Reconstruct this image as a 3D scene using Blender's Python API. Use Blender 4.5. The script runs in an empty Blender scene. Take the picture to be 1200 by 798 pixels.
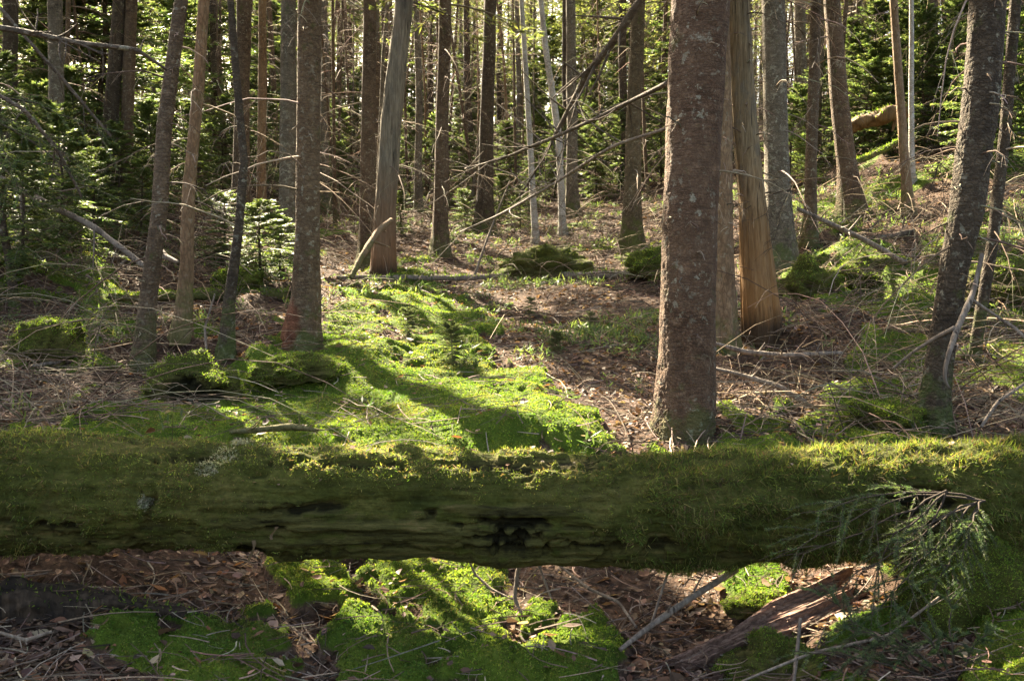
import bpy, math, random
import numpy as np

SC = bpy.context.scene
COL = SC.collection
rng = np.random.default_rng(7)
random.seed(7)
R = math.radians

# ------------------------------------------------------------------ camera
W, H, F, HOR = 1200.0, 798.0, 1177.0, 330.0
PITCH = math.atan((H / 2 - HOR) / F)
CAMZ = 1.5
cam_d = bpy.data.cameras.new('camera')
cam = bpy.data.objects.new('camera', cam_d)
COL.objects.link(cam)
cam.location = (0, 0, CAMZ)
cam.rotation_euler = (R(90) - PITCH, 0, 0)
cam_d.sensor_width = 36
cam_d.lens = F / W * 36
cam_d.clip_end = 1000
cam_d.clip_start = 0.05
cam_d.dof.use_dof = True
cam_d.dof.focus_distance = 7.0
cam_d.dof.aperture_fstop = 10.0
SC.camera = cam

# ------------------------------------------------------------------ light
SUN_EL, SUN_AZ = R(40), R(-29)          # azimuth from +Y, negative = towards -X
SUNDIR = np.array([math.sin(SUN_AZ) * math.cos(SUN_EL), math.cos(SUN_AZ) * math.cos(SUN_EL), math.sin(SUN_EL)])
world = bpy.data.worlds.new('World')
SC.world = world
world.use_nodes = True
nt = world.node_tree
bg = nt.nodes['Background']
sky = nt.nodes.new('ShaderNodeTexSky')
sky.sky_type = 'NISHITA'
sky.sun_disc = False
sky.sun_elevation = SUN_EL
sky.sun_rotation = SUN_AZ
sky.dust_density = 4.0
sky.air_density = 0.8
sky.ozone_density = 0.4
tint = nt.nodes.new('ShaderNodeMix'); tint.data_type = 'RGBA'; tint.blend_type = 'MULTIPLY'
tint.inputs[0].default_value = 1.0
tint.inputs[7].default_value = (1.0, 0.93, 0.81, 1)
nt.links.new(sky.outputs[0], tint.inputs[6])
nt.links.new(tint.outputs[2], bg.inputs[0])
bg.inputs[1].default_value = 0.07
ld = bpy.data.lights.new('sun', 'SUN')
ld.energy = 5.0
ld.angle = R(0.5)
ld.color = (1.0, 0.88, 0.66)
lo = bpy.data.objects.new('sun', ld)
COL.objects.link(lo)
from mathutils import Vector
lo.rotation_euler = Vector(tuple(SUNDIR)).to_track_quat('Z', 'Y').to_euler()
lo.location = tuple(SUNDIR * 60)

SC.view_settings.view_transform = 'Standard'
SC.view_settings.look = 'None'
SC.view_settings.gamma = 1.0
SC.view_settings.exposure = 3.7
SC.render.engine = 'CYCLES'
cy = SC.cycles
cy.use_denoising = True
cy.max_bounces = 7
cy.diffuse_bounces = 4
cy.transmission_bounces = 5
cy.transparent_max_bounces = 6
cy.sample_clamp_indirect = 6.0
cy.caustics_reflective = False
cy.caustics_refractive = False

# ------------------------------------------------------------------ numeric helpers
def _h(ix, iy, iz, seed):
    n = (ix.astype(np.int64) * 374761393 + iy.astype(np.int64) * 668265263 + iz.astype(np.int64) * 1274126177 + seed * 974634777) & 0xFFFFFFFF
    n = ((n ^ (n >> 13)) * 1103515245) & 0xFFFFFFFF
    n = ((n ^ (n >> 15)) * 2246822519) & 0xFFFFFFFF
    n = n ^ (n >> 16)
    return (n & 0xFFFFFF) / float(0xFFFFFF) * 2 - 1

def vnoise(x, y, z=None, seed=0):
    x = np.asarray(x, float); y = np.asarray(y, float)
    z = np.zeros_like(x) if z is None else np.asarray(z, float)
    ix, iy, iz = np.floor(x), np.floor(y), np.floor(z)
    fx, fy, fz = x - ix, y - iy, z - iz
    u = fx * fx * fx * (fx * (fx * 6 - 15) + 10); v = fy * fy * fy * (fy * (fy * 6 - 15) + 10); w = fz * fz * (3 - 2 * fz)
    def L(a, b, t): return a + (b - a) * t
    r = []
    for dz in (0, 1):
        a = L(_h(ix, iy, iz + dz, seed), _h(ix + 1, iy, iz + dz, seed), u)
        b = L(_h(ix, iy + 1, iz + dz, seed), _h(ix + 1, iy + 1, iz + dz, seed), u)
        r.append(L(a, b, v))
    return L(r[0], r[1], w)

def fbm(x, y, z=None, seed=0, oct=4, gain=0.5):
    s = 0; a = 1.0; t = 0
    z0 = np.zeros_like(np.asarray(x, float)) if z is None else np.asarray(z, float)
    f = 1.0
    for o in range(oct):
        s = s + a * vnoise(np.asarray(x) * f + 17.3 * o, np.asarray(y) * f - 9.1 * o, z0 * f + 3.7 * o, seed + o)
        t += a; a *= gain; f *= 2.03
    return s / t

def worley(x, y, seed=0):
    x = np.asarray(x, float); y = np.asarray(y, float)
    ix, iy = np.floor(x), np.floor(y); best = np.full(x.shape, 9.0)
    for dx in (-1, 0, 1):
        for dy in (-1, 0, 1):
            jx, jy = ix + dx, iy + dy; z = np.zeros_like(jx)
            cx = jx + 0.5 + 0.42 * _h(jx, jy, z, seed); c_y = jy + 0.5 + 0.42 * _h(jx, jy, z, seed + 50)
            best = np.minimum(best, (x - cx) ** 2 + (y - c_y) ** 2)
    return np.sqrt(best)

def cushion(x, y, seed=0):
    return np.sqrt(np.clip(1 - (worley(x, y, seed) / 0.72) ** 2, 0, 1))

def sstep(a, b, x):
    t = np.clip((x - a) / (b - a), 0, 1)
    return t * t * (3 - 2 * t)

def norm(v):
    return v / np.maximum(np.linalg.norm(v, axis=-1, keepdims=True), 1e-9)

CP, SP = math.cos(PITCH), math.sin(PITCH)
FWD = np.array([0, CP, -SP]); UP = np.array([0, SP, CP]); RT = np.array([1.0, 0, 0])
CAM = np.array([0, 0, CAMZ])

def ray(px, py):
    px = np.asarray(px, float); py = np.asarray(py, float)
    return FWD * F + RT * (px - W / 2)[..., None] + UP * (H / 2 - py)[..., None]

def P(px, py, D):
    d = ray(px, py)
    return CAM + d * (np.asarray(D, float) / d[..., 1])[..., None]

def project(p):
    q = np.asarray(p, float) - CAM
    dep = q @ FWD
    s = np.maximum(dep, 1e-3)
    return W / 2 + F * (q @ RT) / s, H / 2 - F * (q @ UP) / s, dep

def sd_poly(px, py, poly):
    """signed distance (negative inside) of points to a polygon"""
    P2 = np.asarray(poly, float)
    d = np.full(px.shape, 1e9); c = np.zeros(px.shape, bool)
    n = len(P2)
    for i in range(n):
        ax, ay = P2[i]; bx, by = P2[(i + 1) % n]
        ex, ey = bx - ax, by - ay
        t = np.clip(((px - ax) * ex + (py - ay) * ey) / (ex * ex + ey * ey), 0, 1)
        d = np.minimum(d, (px - ax - t * ex) ** 2 + (py - ay - t * ey) ** 2)
        cond = ((ay > py) != (by > py)) & (px < ex * (py - ay) / (ey if abs(ey) > 1e-9 else 1e-9) + ax)
        c ^= cond
    d = np.sqrt(d)
    return np.where(c, -d, d)

# ------------------------------------------------------------------ terrain
_cols = [-200, 100, 350, 600, 850, 1100, 1400]
_rows = {
    900: [2.6, 2.7, 2.9, 3.0, 2.9, 2.6, 2.4],
    798: [3.2, 3.3, 3.5, 3.6, 3.6, 3.3, 2.95],
    720: [3.6, 3.75, 4.0, 4.1, 4.15, 3.75, 3.4],
    655: [3.95, 4.1, 4.6, 4.7, 4.75, 4.3, 3.9],
    515: [5.3, 5.5, 5.6, 5.6, 5.7, 5.7, 5.5],
    470: [6.2, 6.4, 6.6, 6.6, 6.7, 6.6, 6.3],
    420: [7.2, 7.6, 8.2, 8.3, 8.2, 7.7, 7.3],
    370: [8.6, 9.2, 10.5, 11.0, 10.2, 9.0, 8.4],
    325: [10.2, 11.0, 13.5, 14.5, 12.5, 10.6, 9.8],
    290: [11.8, 13.0, 17.0, 18.0, 15.0, 12.0, 11.2],
    250: [13.6, 15.0, 22.0, 25.0, 18.5, 13.0, 12.0],
    215: [15.8, 17.5, 29.0, 34.0, 24.0, 14.8, 13.5],
    180: [19.5, 22.5, 42.0, 48.0, 33.0, 17.5, 15.6],
}
_cp = []
for py, ds in _rows.items():
    for px, D in zip(_cols, ds):
        _cp.append(P(px, py, D))
_cp += [P(1100, 120, 25), P(1400, 110, 20), P(1100, 150, 20.5), P(-200, 140, 26), P(100, 150, 32), P(600, 150, 75), P(350, 150, 68), P(850, 145, 62)]
_cp += [np.array(v, float) for v in ((-60, -10, 0.6), (60, -10, 0.8), (0, -20, 0.2), (-70, 40, 6), (-60, 100, 16),
        (0, 120, 20), (60, 100, 22), (70, 40, 15), (-3, 1, 0.1), (3, 1, 0.15), (0, 2, 0.0), (-20, 10, 2.0), (24, 10, 5.0))]
_cp = np.array(_cp)
_n = len(_cp)
_A = np.zeros((_n + 3, _n + 3))
_dd = np.linalg.norm(_cp[:, None, :2] - _cp[None, :, :2], axis=-1)
_A[:_n, :_n] = -_dd
_A[:_n, :_n] -= np.eye(_n) * 0.02
_A[:_n, _n] = 1; _A[:_n, _n + 1:] = _cp[:, :2]
_A[_n, :_n] = 1; _A[_n + 1:, :_n] = _cp[:, :2].T
_sol = np.linalg.solve(_A, np.concatenate([_cp[:, 2], [0, 0, 0]]))

def h0(x, y):
    x = np.asarray(x, float); y = np.asarray(y, float)
    sh = x.shape; x = x.ravel(); y = y.ravel()
    out = np.empty_like(x)
    for a in range(0, len(x), 40000):
        xs, ys = x[a:a + 40000], y[a:a + 40000]
        d = np.hypot(xs[:, None] - _cp[None, :, 0], ys[:, None] - _cp[None, :, 1])
        out[a:a + 40000] = -(d @ _sol[:_n]) + _sol[_n] + _sol[_n + 1] * xs + _sol[_n + 2] * ys
    return out.reshape(sh)

MOSS = [  # outlines of the moss carpets, where they lie in the photograph: (softness, polygon)
    (14, [(90, 500), (180, 466), (300, 446), (400, 428), (500, 432), (560, 452), (640, 462), (700, 486), (722, 520), (700, 545), (80, 545)]),
    (18, [(445, 330), (500, 328), (548, 350), (590, 385), (575, 425), (535, 436), (505, 415), (475, 380), (445, 352)]),
    (16, [(395, 352), (430, 350), (450, 380), (425, 400), (395, 385)]),
    (8, [(560, 432), (640, 438), (655, 458), (600, 472), (560, 455)]),
    (8, [(318, 655), (375, 652), (398, 690), (388, 722), (345, 712), (322, 680)]),
    (24, [(440, 672), (475, 658), (530, 676), (580, 700), (625, 740), (650, 800), (600, 840), (520, 800), (470, 740)]),
    (26, [(400, 720), (455, 750), (500, 830), (420, 840), (380, 790)]),
    (34, [(110, 750), (200, 728), (300, 765), (350, 830), (120, 840)]),
    (14, [(1140, 690), (1230, 660), (1300, 830), (1130, 830)]),
    (10, [(1040, 650), (1200, 610), (1200, 680), (1100, 720)]),
    (10, [(850, 690), (900, 660), (920, 690), (880, 720)]),
    (12, [(925, 500), (1000, 470), (1090, 440), (1100, 520), (920, 525)]),
    (10, [(850, 475), (920, 485), (930, 520), (850, 515)]),
    (14, [(960, 310), (1100, 300), (1120, 360), (1010, 380), (940, 350)]),
    (10, [(740, 290), (800, 280), (800, 330), (730, 325)]),
    (10, [(80, 395), (190, 410), (180, 440), (100, 260)]),
    (14, [(330, 400), (420, 415), (400, 440), (300, 450)]),
    (10, [(0, 300), (120, 320), (110, 350), (0, 345)]),
    (8, [(600, 770), (700, 730), (740, 770), (720, 830), (610, 830)]),
]

def moss_mask(x, y, z=None):
    x = np.asarray(x, float); y = np.asarray(y, float)
    z = h0(x, y) if z is None else z
    px, py, dep = project(np.stack([x, y, z], -1))
    n = fbm(x * 2.2, y * 2.2, seed=31, oct=5, gain=0.7) * 1.3 + 0.6 * fbm(x * 8, y * 8, seed=33, oct=3)
    m = sstep(0.18, 0.42, fbm(x * 0.9, y * 0.9, seed=41, oct=4) + 0.22 * sstep(860, 1000, px) + 0.16 * sstep(250, 60, px) - 0.1) * 0.95
    m = np.where((px > 560) & (px < 840) & (py > 330) & (py < 520), m * 0.4, m)
    m = m * (1 - 0.75 * sstep(0.22, 0.42, fbm(x * 3.1, y * 3.1, seed=37, oct=4)))
    for s, poly in MOSS:
        d = sd_poly(px, py, poly) / s + n * 2.4
        m = np.maximum(m, sstep(0.7, -0.7, d))
    return np.where(dep > 0.5, m, 0.4)

def billow(x, y, seed):
    return 1 - np.abs(vnoise(x, y, seed=seed)) * 1.6

def ground_h(x, y, full=False):
    x = np.asarray(x, float); y = np.asarray(y, float)
    z = h0(x, y)
    m = moss_mask(x, y, z)
    px, py, dep = project(np.stack([x, y, z], -1))
    side = np.clip(np.abs(px - 600) / 450, 0, 1) * sstep(5.5, 8, y)
    z = z + 0.035 * fbm(x * 1.6, y * 1.6, seed=3, oct=3) + (0.03 + 0.36 * side) * fbm(x * 0.8, y * 0.8, seed=5, oct=3) + 0.16 * side * (billow(x * 1.9, y * 1.9, 6) - 0.6)
    z = z + 0.012 * fbm(x * 7, y * 7, seed=9, oct=3)
    near = sstep(6, 4.5, y)
    wx, wy = x + 0.05 * vnoise(x * 5, y * 5, seed=61), y + 0.05 * vnoise(x * 5, y * 5, seed=62)
    z = z + m * (0.012 + 0.055 * (1 - near) * sstep(-0.35, 0.35, fbm(x * 1.5, y * 1.5, seed=64, oct=2)) + 0.025 * billow(x * 2.4, y * 2.4, 12) + 0.032 * cushion(wx * 3.8, wy * 3.8, 71) * sstep(-0.4, 0.3, vnoise(x * 1.7, y * 1.7, seed=63))
                 + (0.008 + 0.026 * near) * cushion(wx * 10.5, wy * 10.5, 72) + 0.006 * billow(x * 24, y * 24, 15))
    return (z, m) if full else z

def to_ground(px, py):
    """first point of the smooth ground along the viewing direction, then the bumpy height there"""
    d = ray(px, py); d = d / d[..., 1:2]
    D = np.geomspace(1.2, 90, 900)
    pts = CAM + d[..., None, :] * D[:, None]
    z = h0(pts[..., 0], pts[..., 1])
    below = pts[..., 2] < z
    i = np.argmax(below, -1)
    Dm = np.where(below.any(-1), D[i], 70.0)
    p = CAM + d * Dm[..., None]
    p[..., 2] = ground_h(p[..., 0], p[..., 1])
    return p

def G(px, py):
    p = to_ground(np.array([float(px)]), np.array([float(py)]))[0]
    d = ray(px, py); d = d / d[1]
    D = np.linspace(0.72, 1.12, 90) * p[1]
    pts = CAM + d * D[:, None]
    below = pts[:, 2] < ground_h(pts[:, 0], pts[:, 1])
    if below.any(): p = pts[np.argmax(below)]
    return p

# ------------------------------------------------------------------ mesh helpers
def mesh_np(name, V, polys, mats, midx=None, col=None, attr=None, smooth=False):
    """polys: list of (m,k) index arrays; midx: one material index per array; col: per-vertex rgb"""
    me = bpy.data.meshes.new(name)
    V = np.ascontiguousarray(V, np.float32)
    me.vertices.add(len(V)); me.vertices.foreach_set('co', V.ravel())
    polys = [np.asarray(p, np.int32) for p in polys]
    idx = np.concatenate([p.ravel() for p in polys])
    tot = np.concatenate([np.full(len(p), p.shape[1], np.int32) for p in polys])
    st = np.concatenate([[0], np.cumsum(tot)[:-1]]).astype(np.int32)
    me.loops.add(len(idx)); me.loops.foreach_set('vertex_index', idx)
    me.polygons.add(len(tot)); me.polygons.foreach_set('loop_start', st); me.polygons.foreach_set('loop_total', tot)
    for m in mats: me.materials.append(m)
    if midx is not None:
        me.polygons.foreach_set('material_index', np.concatenate([np.full(len(p), k, np.int32) for p, k in zip(polys, midx)]))
    me.polygons.foreach_set('use_smooth', np.full(len(tot), smooth, bool))
    if col is not None:
        a = me.attributes.new('Col', 'FLOAT_COLOR', 'POINT')
        c = np.ones((len(V), 4), np.float32); c[:, :3] = col
        a.data.foreach_set('color', c.ravel())
    for k, v in (attr or {}).items():
        a = me.attributes.new(k, 'FLOAT', 'POINT')
        a.data.foreach_set('value', np.ascontiguousarray(v, np.float32))
    me.update(calc_edges=True)
    me.validate()
    return me

def link(name, me, parent=None, loc=(0, 0, 0)):
    o = bpy.data.objects.new(name, me)
    COL.objects.link(o)
    if parent is not None: o.parent = parent
    o.location = tuple(float(v) for v in loc)
    return o

def tag(o, label, cat, group=None, kind=None):
    if label: o['label'] = label
    if cat: o['category'] = cat
    if group: o['group'] = group
    if kind: o['kind'] = kind
    return o

def thing(name, loc, label, cat, group=None):
    o = bpy.data.objects.new(name, None)
    o.empty_display_size = 0.1
    COL.objects.link(o)
    o.location = tuple(float(v) for v in loc)
    return tag(o, label, cat, group)

def tubes(paths, radii, S=4, closed=True):
    """paths (B,N,3), radii (B,N) -> verts, quads (+caps as quads collapse)"""
    paths = np.asarray(paths, float); radii = np.asarray(radii, float)
    B, N, _ = paths.shape
    T = np.gradient(paths, axis=1); T = norm(T)
    ref = np.where(np.abs(T[..., 2:3]) > 0.8, np.array([1.0, 0, 0]), np.array([0, 0, 1.0]))
    ref = np.repeat(ref[:, :1], N, 1)
    a = norm(np.cross(T, ref)); b = np.cross(T, a)
    th = np.arange(S) / S * 2 * math.pi
    ring = a[:, :, None, :] * np.cos(th)[:, None] + b[:, :, None, :] * np.sin(th)[:, None]
    V = paths[:, :, None, :] + ring * radii[:, :, None, None]
    base = (np.arange(B) * N * S)[:, None, None]
    i = np.arange(N - 1)[None, :, None] * S; j = np.arange(S)[None, None, :]; j2 = (j + 1) % S
    q = np.stack([base + i + j, base + i + j2, base + i + S + j2, base + i + S + j], -1).reshape(-1, 4)
    return V.reshape(-1, 3), q

class MB:
    def __init__(s): s.V = []; s.F = []; s.M = []; s.C = []; s.n = 0
    def add(s, V, Fs, mat=0, col=None):
        V = np.asarray(V, float).reshape(-1, 3)
        s.V.append(V); s.F.append(np.asarray(Fs) + s.n); s.M.append(mat)
        s.C.append(np.zeros((len(V), 3)) + (0.5 if col is None else np.asarray(col)))
        s.n += len(V)
    def mesh(s, name, mats, smooth=False):
        return mesh_np(name, np.concatenate(s.V), s.F, mats, s.M, np.concatenate(s.C), smooth=smooth)

# ------------------------------------------------------------------ materials
class NT:
    def __init__(s, name):
        s.m = bpy.data.materials.new(name); s.m.use_nodes = True
        s.t = s.m.node_tree; s.t.nodes.clear()
        s.out = s.t.nodes.new('ShaderNodeOutputMaterial')
    def n(s, kind, **kw):
        o = s.t.nodes.new(kind)
        for k, v in kw.items():
            if k.startswith('i_'): o.inputs[k[2:].replace('_', ' ')].default_value = v
            else: setattr(o, k, v)
        return o
    def l(s, a, b): s.t.links.new(a, b)
    def coord(s, scale=(1, 1, 1), kind='Object'):
        tc = s.n('ShaderNodeTexCoord'); mp = s.n('ShaderNodeMapping')
        mp.inputs['Scale'].default_value = scale
        s.l(tc.outputs[kind], mp.inputs[0]); return mp.outputs[0]
    def noise(s, vec, scale, detail=5, rough=0.6, dist=0.0):
        n = s.n('ShaderNodeTexNoise'); n.inputs['Scale'].default_value = scale; n.inputs['Detail'].default_value = detail
        n.inputs['Roughness'].default_value = rough; n.inputs['Distortion'].default_value = dist
        s.l(vec, n.inputs['Vector']); return n.outputs['Fac']
    def ramp(s, fac, stops, interp='LINEAR'):
        r = s.n('ShaderNodeValToRGB'); e = r.color_ramp.elements; r.color_ramp.interpolation = interp
        while len(e) < len(stops): e.new(0.5)
        for el, (p, c) in zip(e, stops):
            el.position = p; el.color = (*c, 1) if len(c) == 3 else c
        s.l(fac, r.inputs[0]); return r.outputs[0]
    def maprange(s, v, a, b, c=0.0, d=1.0):
        m = s.n('ShaderNodeMapRange'); m.inputs[1].default_value = a; m.inputs[2].default_value = b
        m.inputs[3].default_value = c; m.inputs[4].default_value = d
        s.l(v, m.inputs[0]); return m.outputs[0]
    def math(s, op, a, b=None):
        m = s.n('ShaderNodeMath', operation=op)
        for i, v in enumerate((a, b)):
            if v is None: continue
            if isinstance(v, (int, float)): m.inputs[i].default_value = v
            else: s.l(v, m.inputs[i])
        return m.outputs[0]
    def mix(s, f, a, b, blend='MIX'):
        m = s.n('ShaderNodeMix', data_type='RGBA', blend_type=blend)
        for sock, v in ((m.inputs[0], f), (m.inputs[6], a), (m.inputs[7], b)):
            if isinstance(v, (int, float)): sock.default_value = v
            elif isinstance(v, tuple): sock.default_value = (*v, 1)
            else: s.l(v, sock)
        return m.outputs[2]
    def bsdf(s, color, rough=0.9, bump=None, bstr=0.5, bdist=0.01, spec=0.2):
        b = s.n('ShaderNodeBsdfPrincipled')
        if isinstance(color, tuple): b.inputs['Base Color'].default_value = (*color, 1)
        else: s.l(color, b.inputs['Base Color'])
        if isinstance(rough, (int, float)): b.inputs['Roughness'].default_value = rough
        else: s.l(rough, b.inputs['Roughness'])
        b.inputs['Specular IOR Level'].default_value = spec
        if bump is not None:
            bp = s.n('ShaderNodeBump'); bp.inputs['Strength'].default_value = bstr; bp.inputs['Distance'].default_value = bdist
            s.l(bump, bp.inputs['Height']); s.l(bp.outputs[0], b.inputs['Normal'])
        return b
    def done(s, sh):
        s.l(sh.outputs[0], s.out.inputs[0]); return s.m

def m_bark(name, dark, mid, light, scale=1.0, lichen=0.5, moss=0.5, ridge='scale', mosscol=(0.07, 0.10, 0.015), mossh=0.6, wound=False):
    t = NT(name)
    c = t.coord((1, 1, 1))
    cs = t.coord((26 * scale, 26 * scale, (34 if ridge == 'scale' else 7) * scale))
    warp = t.noise(c, 9 * scale, 4)
    vo = t.n('ShaderNodeTexVoronoi', feature='DISTANCE_TO_EDGE'); 
    w2 = t.n('ShaderNodeVectorMath', operation='ADD'); t.l(cs, w2.inputs[0])
    nz = t.n('ShaderNodeTexNoise'); nz.inputs['Scale'].default_value = 1.2; nz.inputs['Detail'].default_value = 4; t.l(cs, nz.inputs['Vector'])
    sc = t.n('ShaderNodeVectorMath', operation='SCALE'); sc.inputs['Scale'].default_value = 1.3; t.l(nz.outputs['Color'], sc.inputs[0]); t.l(sc.outputs[0], w2.inputs[1])
    t.l(w2.outputs[0], vo.inputs['Vector']); vo.inputs['Scale'].default_value = 1.0
    plate = t.maprange(vo.outputs['Distance'], 0.0, 0.28)
    n1 = t.noise(cs, 0.35, 6, 0.65)
    n2 = t.noise(c, 30 * scale, 6, 0.7)
    hgt = t.math('ADD', t.math('MULTIPLY', plate, 0.55), t.math('MULTIPLY', n2, 0.7))
    base = t.ramp(t.math('ADD', t.math('MULTIPLY', n1, 0.7), t.math('MULTIPLY', n2, 0.35)), [(0.28, dark), (0.5, mid), (0.72, light)])
    base = t.mix(t.maprange(plate, 0.0, 0.5, 0.55, 0.0), base, tuple(v * 0.4 for v in dark))
    if ridge == 'scale':
        hz = t.noise(t.coord((11, 11, 130)), 1.0, 3, 0.6)
        base = t.mix(t.maprange(hz, 0.36, 0.5, 0.65, 0.0), base, tuple(v * 0.45 for v in dark))
        hgt = t.math('ADD', hgt, t.math('MULTIPLY', hz, 0.5))
    mot = t.noise(c, 16, 5, 0.75)
    base = t.mix(t.maprange(mot, 0.55, 0.7, 0.0, 0.55), base, tuple(min(1, v * 1.7) for v in light))
    base = t.mix(t.maprange(mot, 0.45, 0.3, 0.0, 0.6), base, tuple(v * 0.6 for v in dark))
    # broad tone patches
    n3 = t.noise(c, 2.2, 3)
    base = t.mix(t.maprange(n3, 0.35, 0.7, 0.0, 0.45), base, light, 'MIX')
    # crustose lichen
    ln = t.noise(c, 21, 5, 0.65); ln2 = t.noise(c, 2.6, 2)
    lf = t.math('MULTIPLY', t.maprange(ln, 0.62 - 0.1 * lichen, 0.66 - 0.1 * lichen), t.maprange(ln2, 0.42, 0.6, 0.15, 1.0))
    lf = t.math('MULTIPLY', lf, min(1.0, 0.4 + lichen * 0.6))
    base = t.mix(lf, base, t.ramp(n2, [(0.3, (0.17, 0.16, 0.11)), (0.7, (0.38, 0.35, 0.26))]))
    # moss climbing from the foot
    tc = t.n('ShaderNodeTexCoord'); sx = t.n('ShaderNodeSeparateXYZ'); t.l(tc.outputs['Object'], sx.inputs[0])
    mz = t.maprange(sx.outputs['Z'], 0.0, mossh, 0.75, 0.0)
    mf = t.math('MULTIPLY', t.maprange(t.math('ADD', t.noise(c, 7, 5), t.math('MULTIPLY', mz, 0.45)), 0.62, 0.75), moss)
    base = t.mix(mf, base, t.mix(n2, tuple(v * 0.6 for v in mosscol), mosscol))
    if wound:   # bark torn off low on the side towards the glade, raw red wood
        mp = t.n('ShaderNodeMapping'); mp.inputs['Location'].default_value = (0.75, 0.80, -1.05)
        mp.inputs['Scale'].default_value = (7.5, 5.0, 4.2)
        t.l(tc.outputs['Object'], mp.inputs[0])
        ln_ = t.n('ShaderNodeVectorMath', operation='LENGTH'); t.l(mp.outputs[0], ln_.inputs[0])
        wf = t.maprange(t.math('ADD', t.math('ADD', ln_.outputs['Value'], t.math('MULTIPLY', n3, 0.6)), t.math('MULTIPLY', mot, 1.1)), 1.65, 2.0, 0.9, 0.0)
        base = t.mix(wf, base, t.mix(t.maprange(mot, 0.35, 0.65), (0.075, 0.026, 0.014), (0.20, 0.078, 0.042)))
    return t.done(t.bsdf(base, 0.92, hgt, 0.9, 0.012 / scale ** 0.5))

def m_wood(name, dark, mid, light, grain=1.0, base_tint=None):
    t = NT(name)
    c = t.coord((60 * grain, 60 * grain, 5.5 * grain)); c1 = t.coord()
    n1 = t.noise(c, 1.0, 6, 0.65, 0.3); n2 = t.noise(c1, 2.5, 4); n3 = t.noise(c1, 40, 4)
    col = t.ramp(n1, [(0.3, dark), (0.5, mid), (0.68, light)])
    col = t.mix(t.maprange(n2, 0.35, 0.7, 0, 0.5), col, mid)
    cr = t.noise(t.coord((38, 38, 1.1)), 1.0, 3, 0.5)
    crack = t.maprange(cr, 0.30, 0.36, 0.8, 0.0)
    col = t.mix(crack, col, tuple(v * 0.15 for v in dark))
    col = t.mix(t.maprange(t.noise(t.coord((9, 9, 0.9)), 1.0, 5, 0.65), 0.5, 0.66, 0.0, 0.75), col, tuple(v * 0.7 for v in dark))
    if base_tint:
        pat = t.noise(t.coord((7, 7, 3)), 1.0, 5, 0.7)
        col = t.mix(t.maprange(pat, 0.54, 0.62, 0.0, 0.8), col, t.mix(n3, tuple(v * 0.9 for v in dark), (0.16, 0.14, 0.105)))
        tc = t.n('ShaderNodeTexCoord'); sx = t.n('ShaderNodeSeparateXYZ'); t.l(tc.outputs['Object'], sx.inputs[0])
        f = t.math('ADD', t.maprange(sx.outputs['Z'], 0.2, 1.6, 0.9, 0.0), t.math('MULTIPLY', t.math('SUBTRACT', n2, 0.5), 0.6))
        f.node.use_clamp = True
        col = t.mix(f, col, t.mix(n1, tuple(v * 0.5 for v in base_tint), base_tint))
        rot = t.maprange(t.math('ADD', sx.outputs['Z'], t.math('MULTIPLY', n1, 0.25)), 0.22, 0.42, 0.9, 0.0)
        col = t.mix(rot, col, t.mix(n3, (0.016, 0.011, 0.007), (0.05, 0.032, 0.018)))
        col = t.mix(t.math('MULTIPLY', crack, 0.9), col, tuple(v * 0.2 for v in dark))
    h = t.math('SUBTRACT', t.math('ADD', n1, t.math('MULTIPLY', n3, 0.3)), t.math('MULTIPLY', crack, 0.8))
    return t.done(t.bsdf(col, 0.85, h, 0.8, 0.012))

def m_foliage(name, mul=(1, 1, 1), trans=0.45, rough=0.55):
    """leaf or needle: colour from the vertex attribute, part of the light passes through"""
    t = NT(name)
    at = t.n('ShaderNodeAttribute', attribute_name='Col')
    col = t.mix(1.0, at.outputs['Color'], mul, 'MULTIPLY')
    b = t.bsdf(col, rough, spec=0.3)
    tr = t.n('ShaderNodeBsdfTranslucent')
    t.l(t.mix(1.0, col, (1.85, 1.95, 1.25), 'MULTIPLY'), tr.inputs[0])
    mx = t.n('ShaderNodeMixShader'); mx.inputs[0].default_value = trans
    t.l(b.outputs[0], mx.inputs[1]); t.l(tr.outputs[0], mx.inputs[2])
    return t.done(mx)

def m_attr(name, rough=0.9):
    t = NT(name)
    at = t.n('ShaderNodeAttribute', attribute_name='Col')
    n = t.noise(t.coord(), 60, 4)
    col = t.mix(1.0, at.outputs['Color'], t.ramp(n, [(0.3, (0.6, 0.6, 0.6)), (0.7, (1.25, 1.25, 1.25))]), 'MULTIPLY')
    return t.done(t.bsdf(col, rough, n, 0.6, 0.004))

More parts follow.
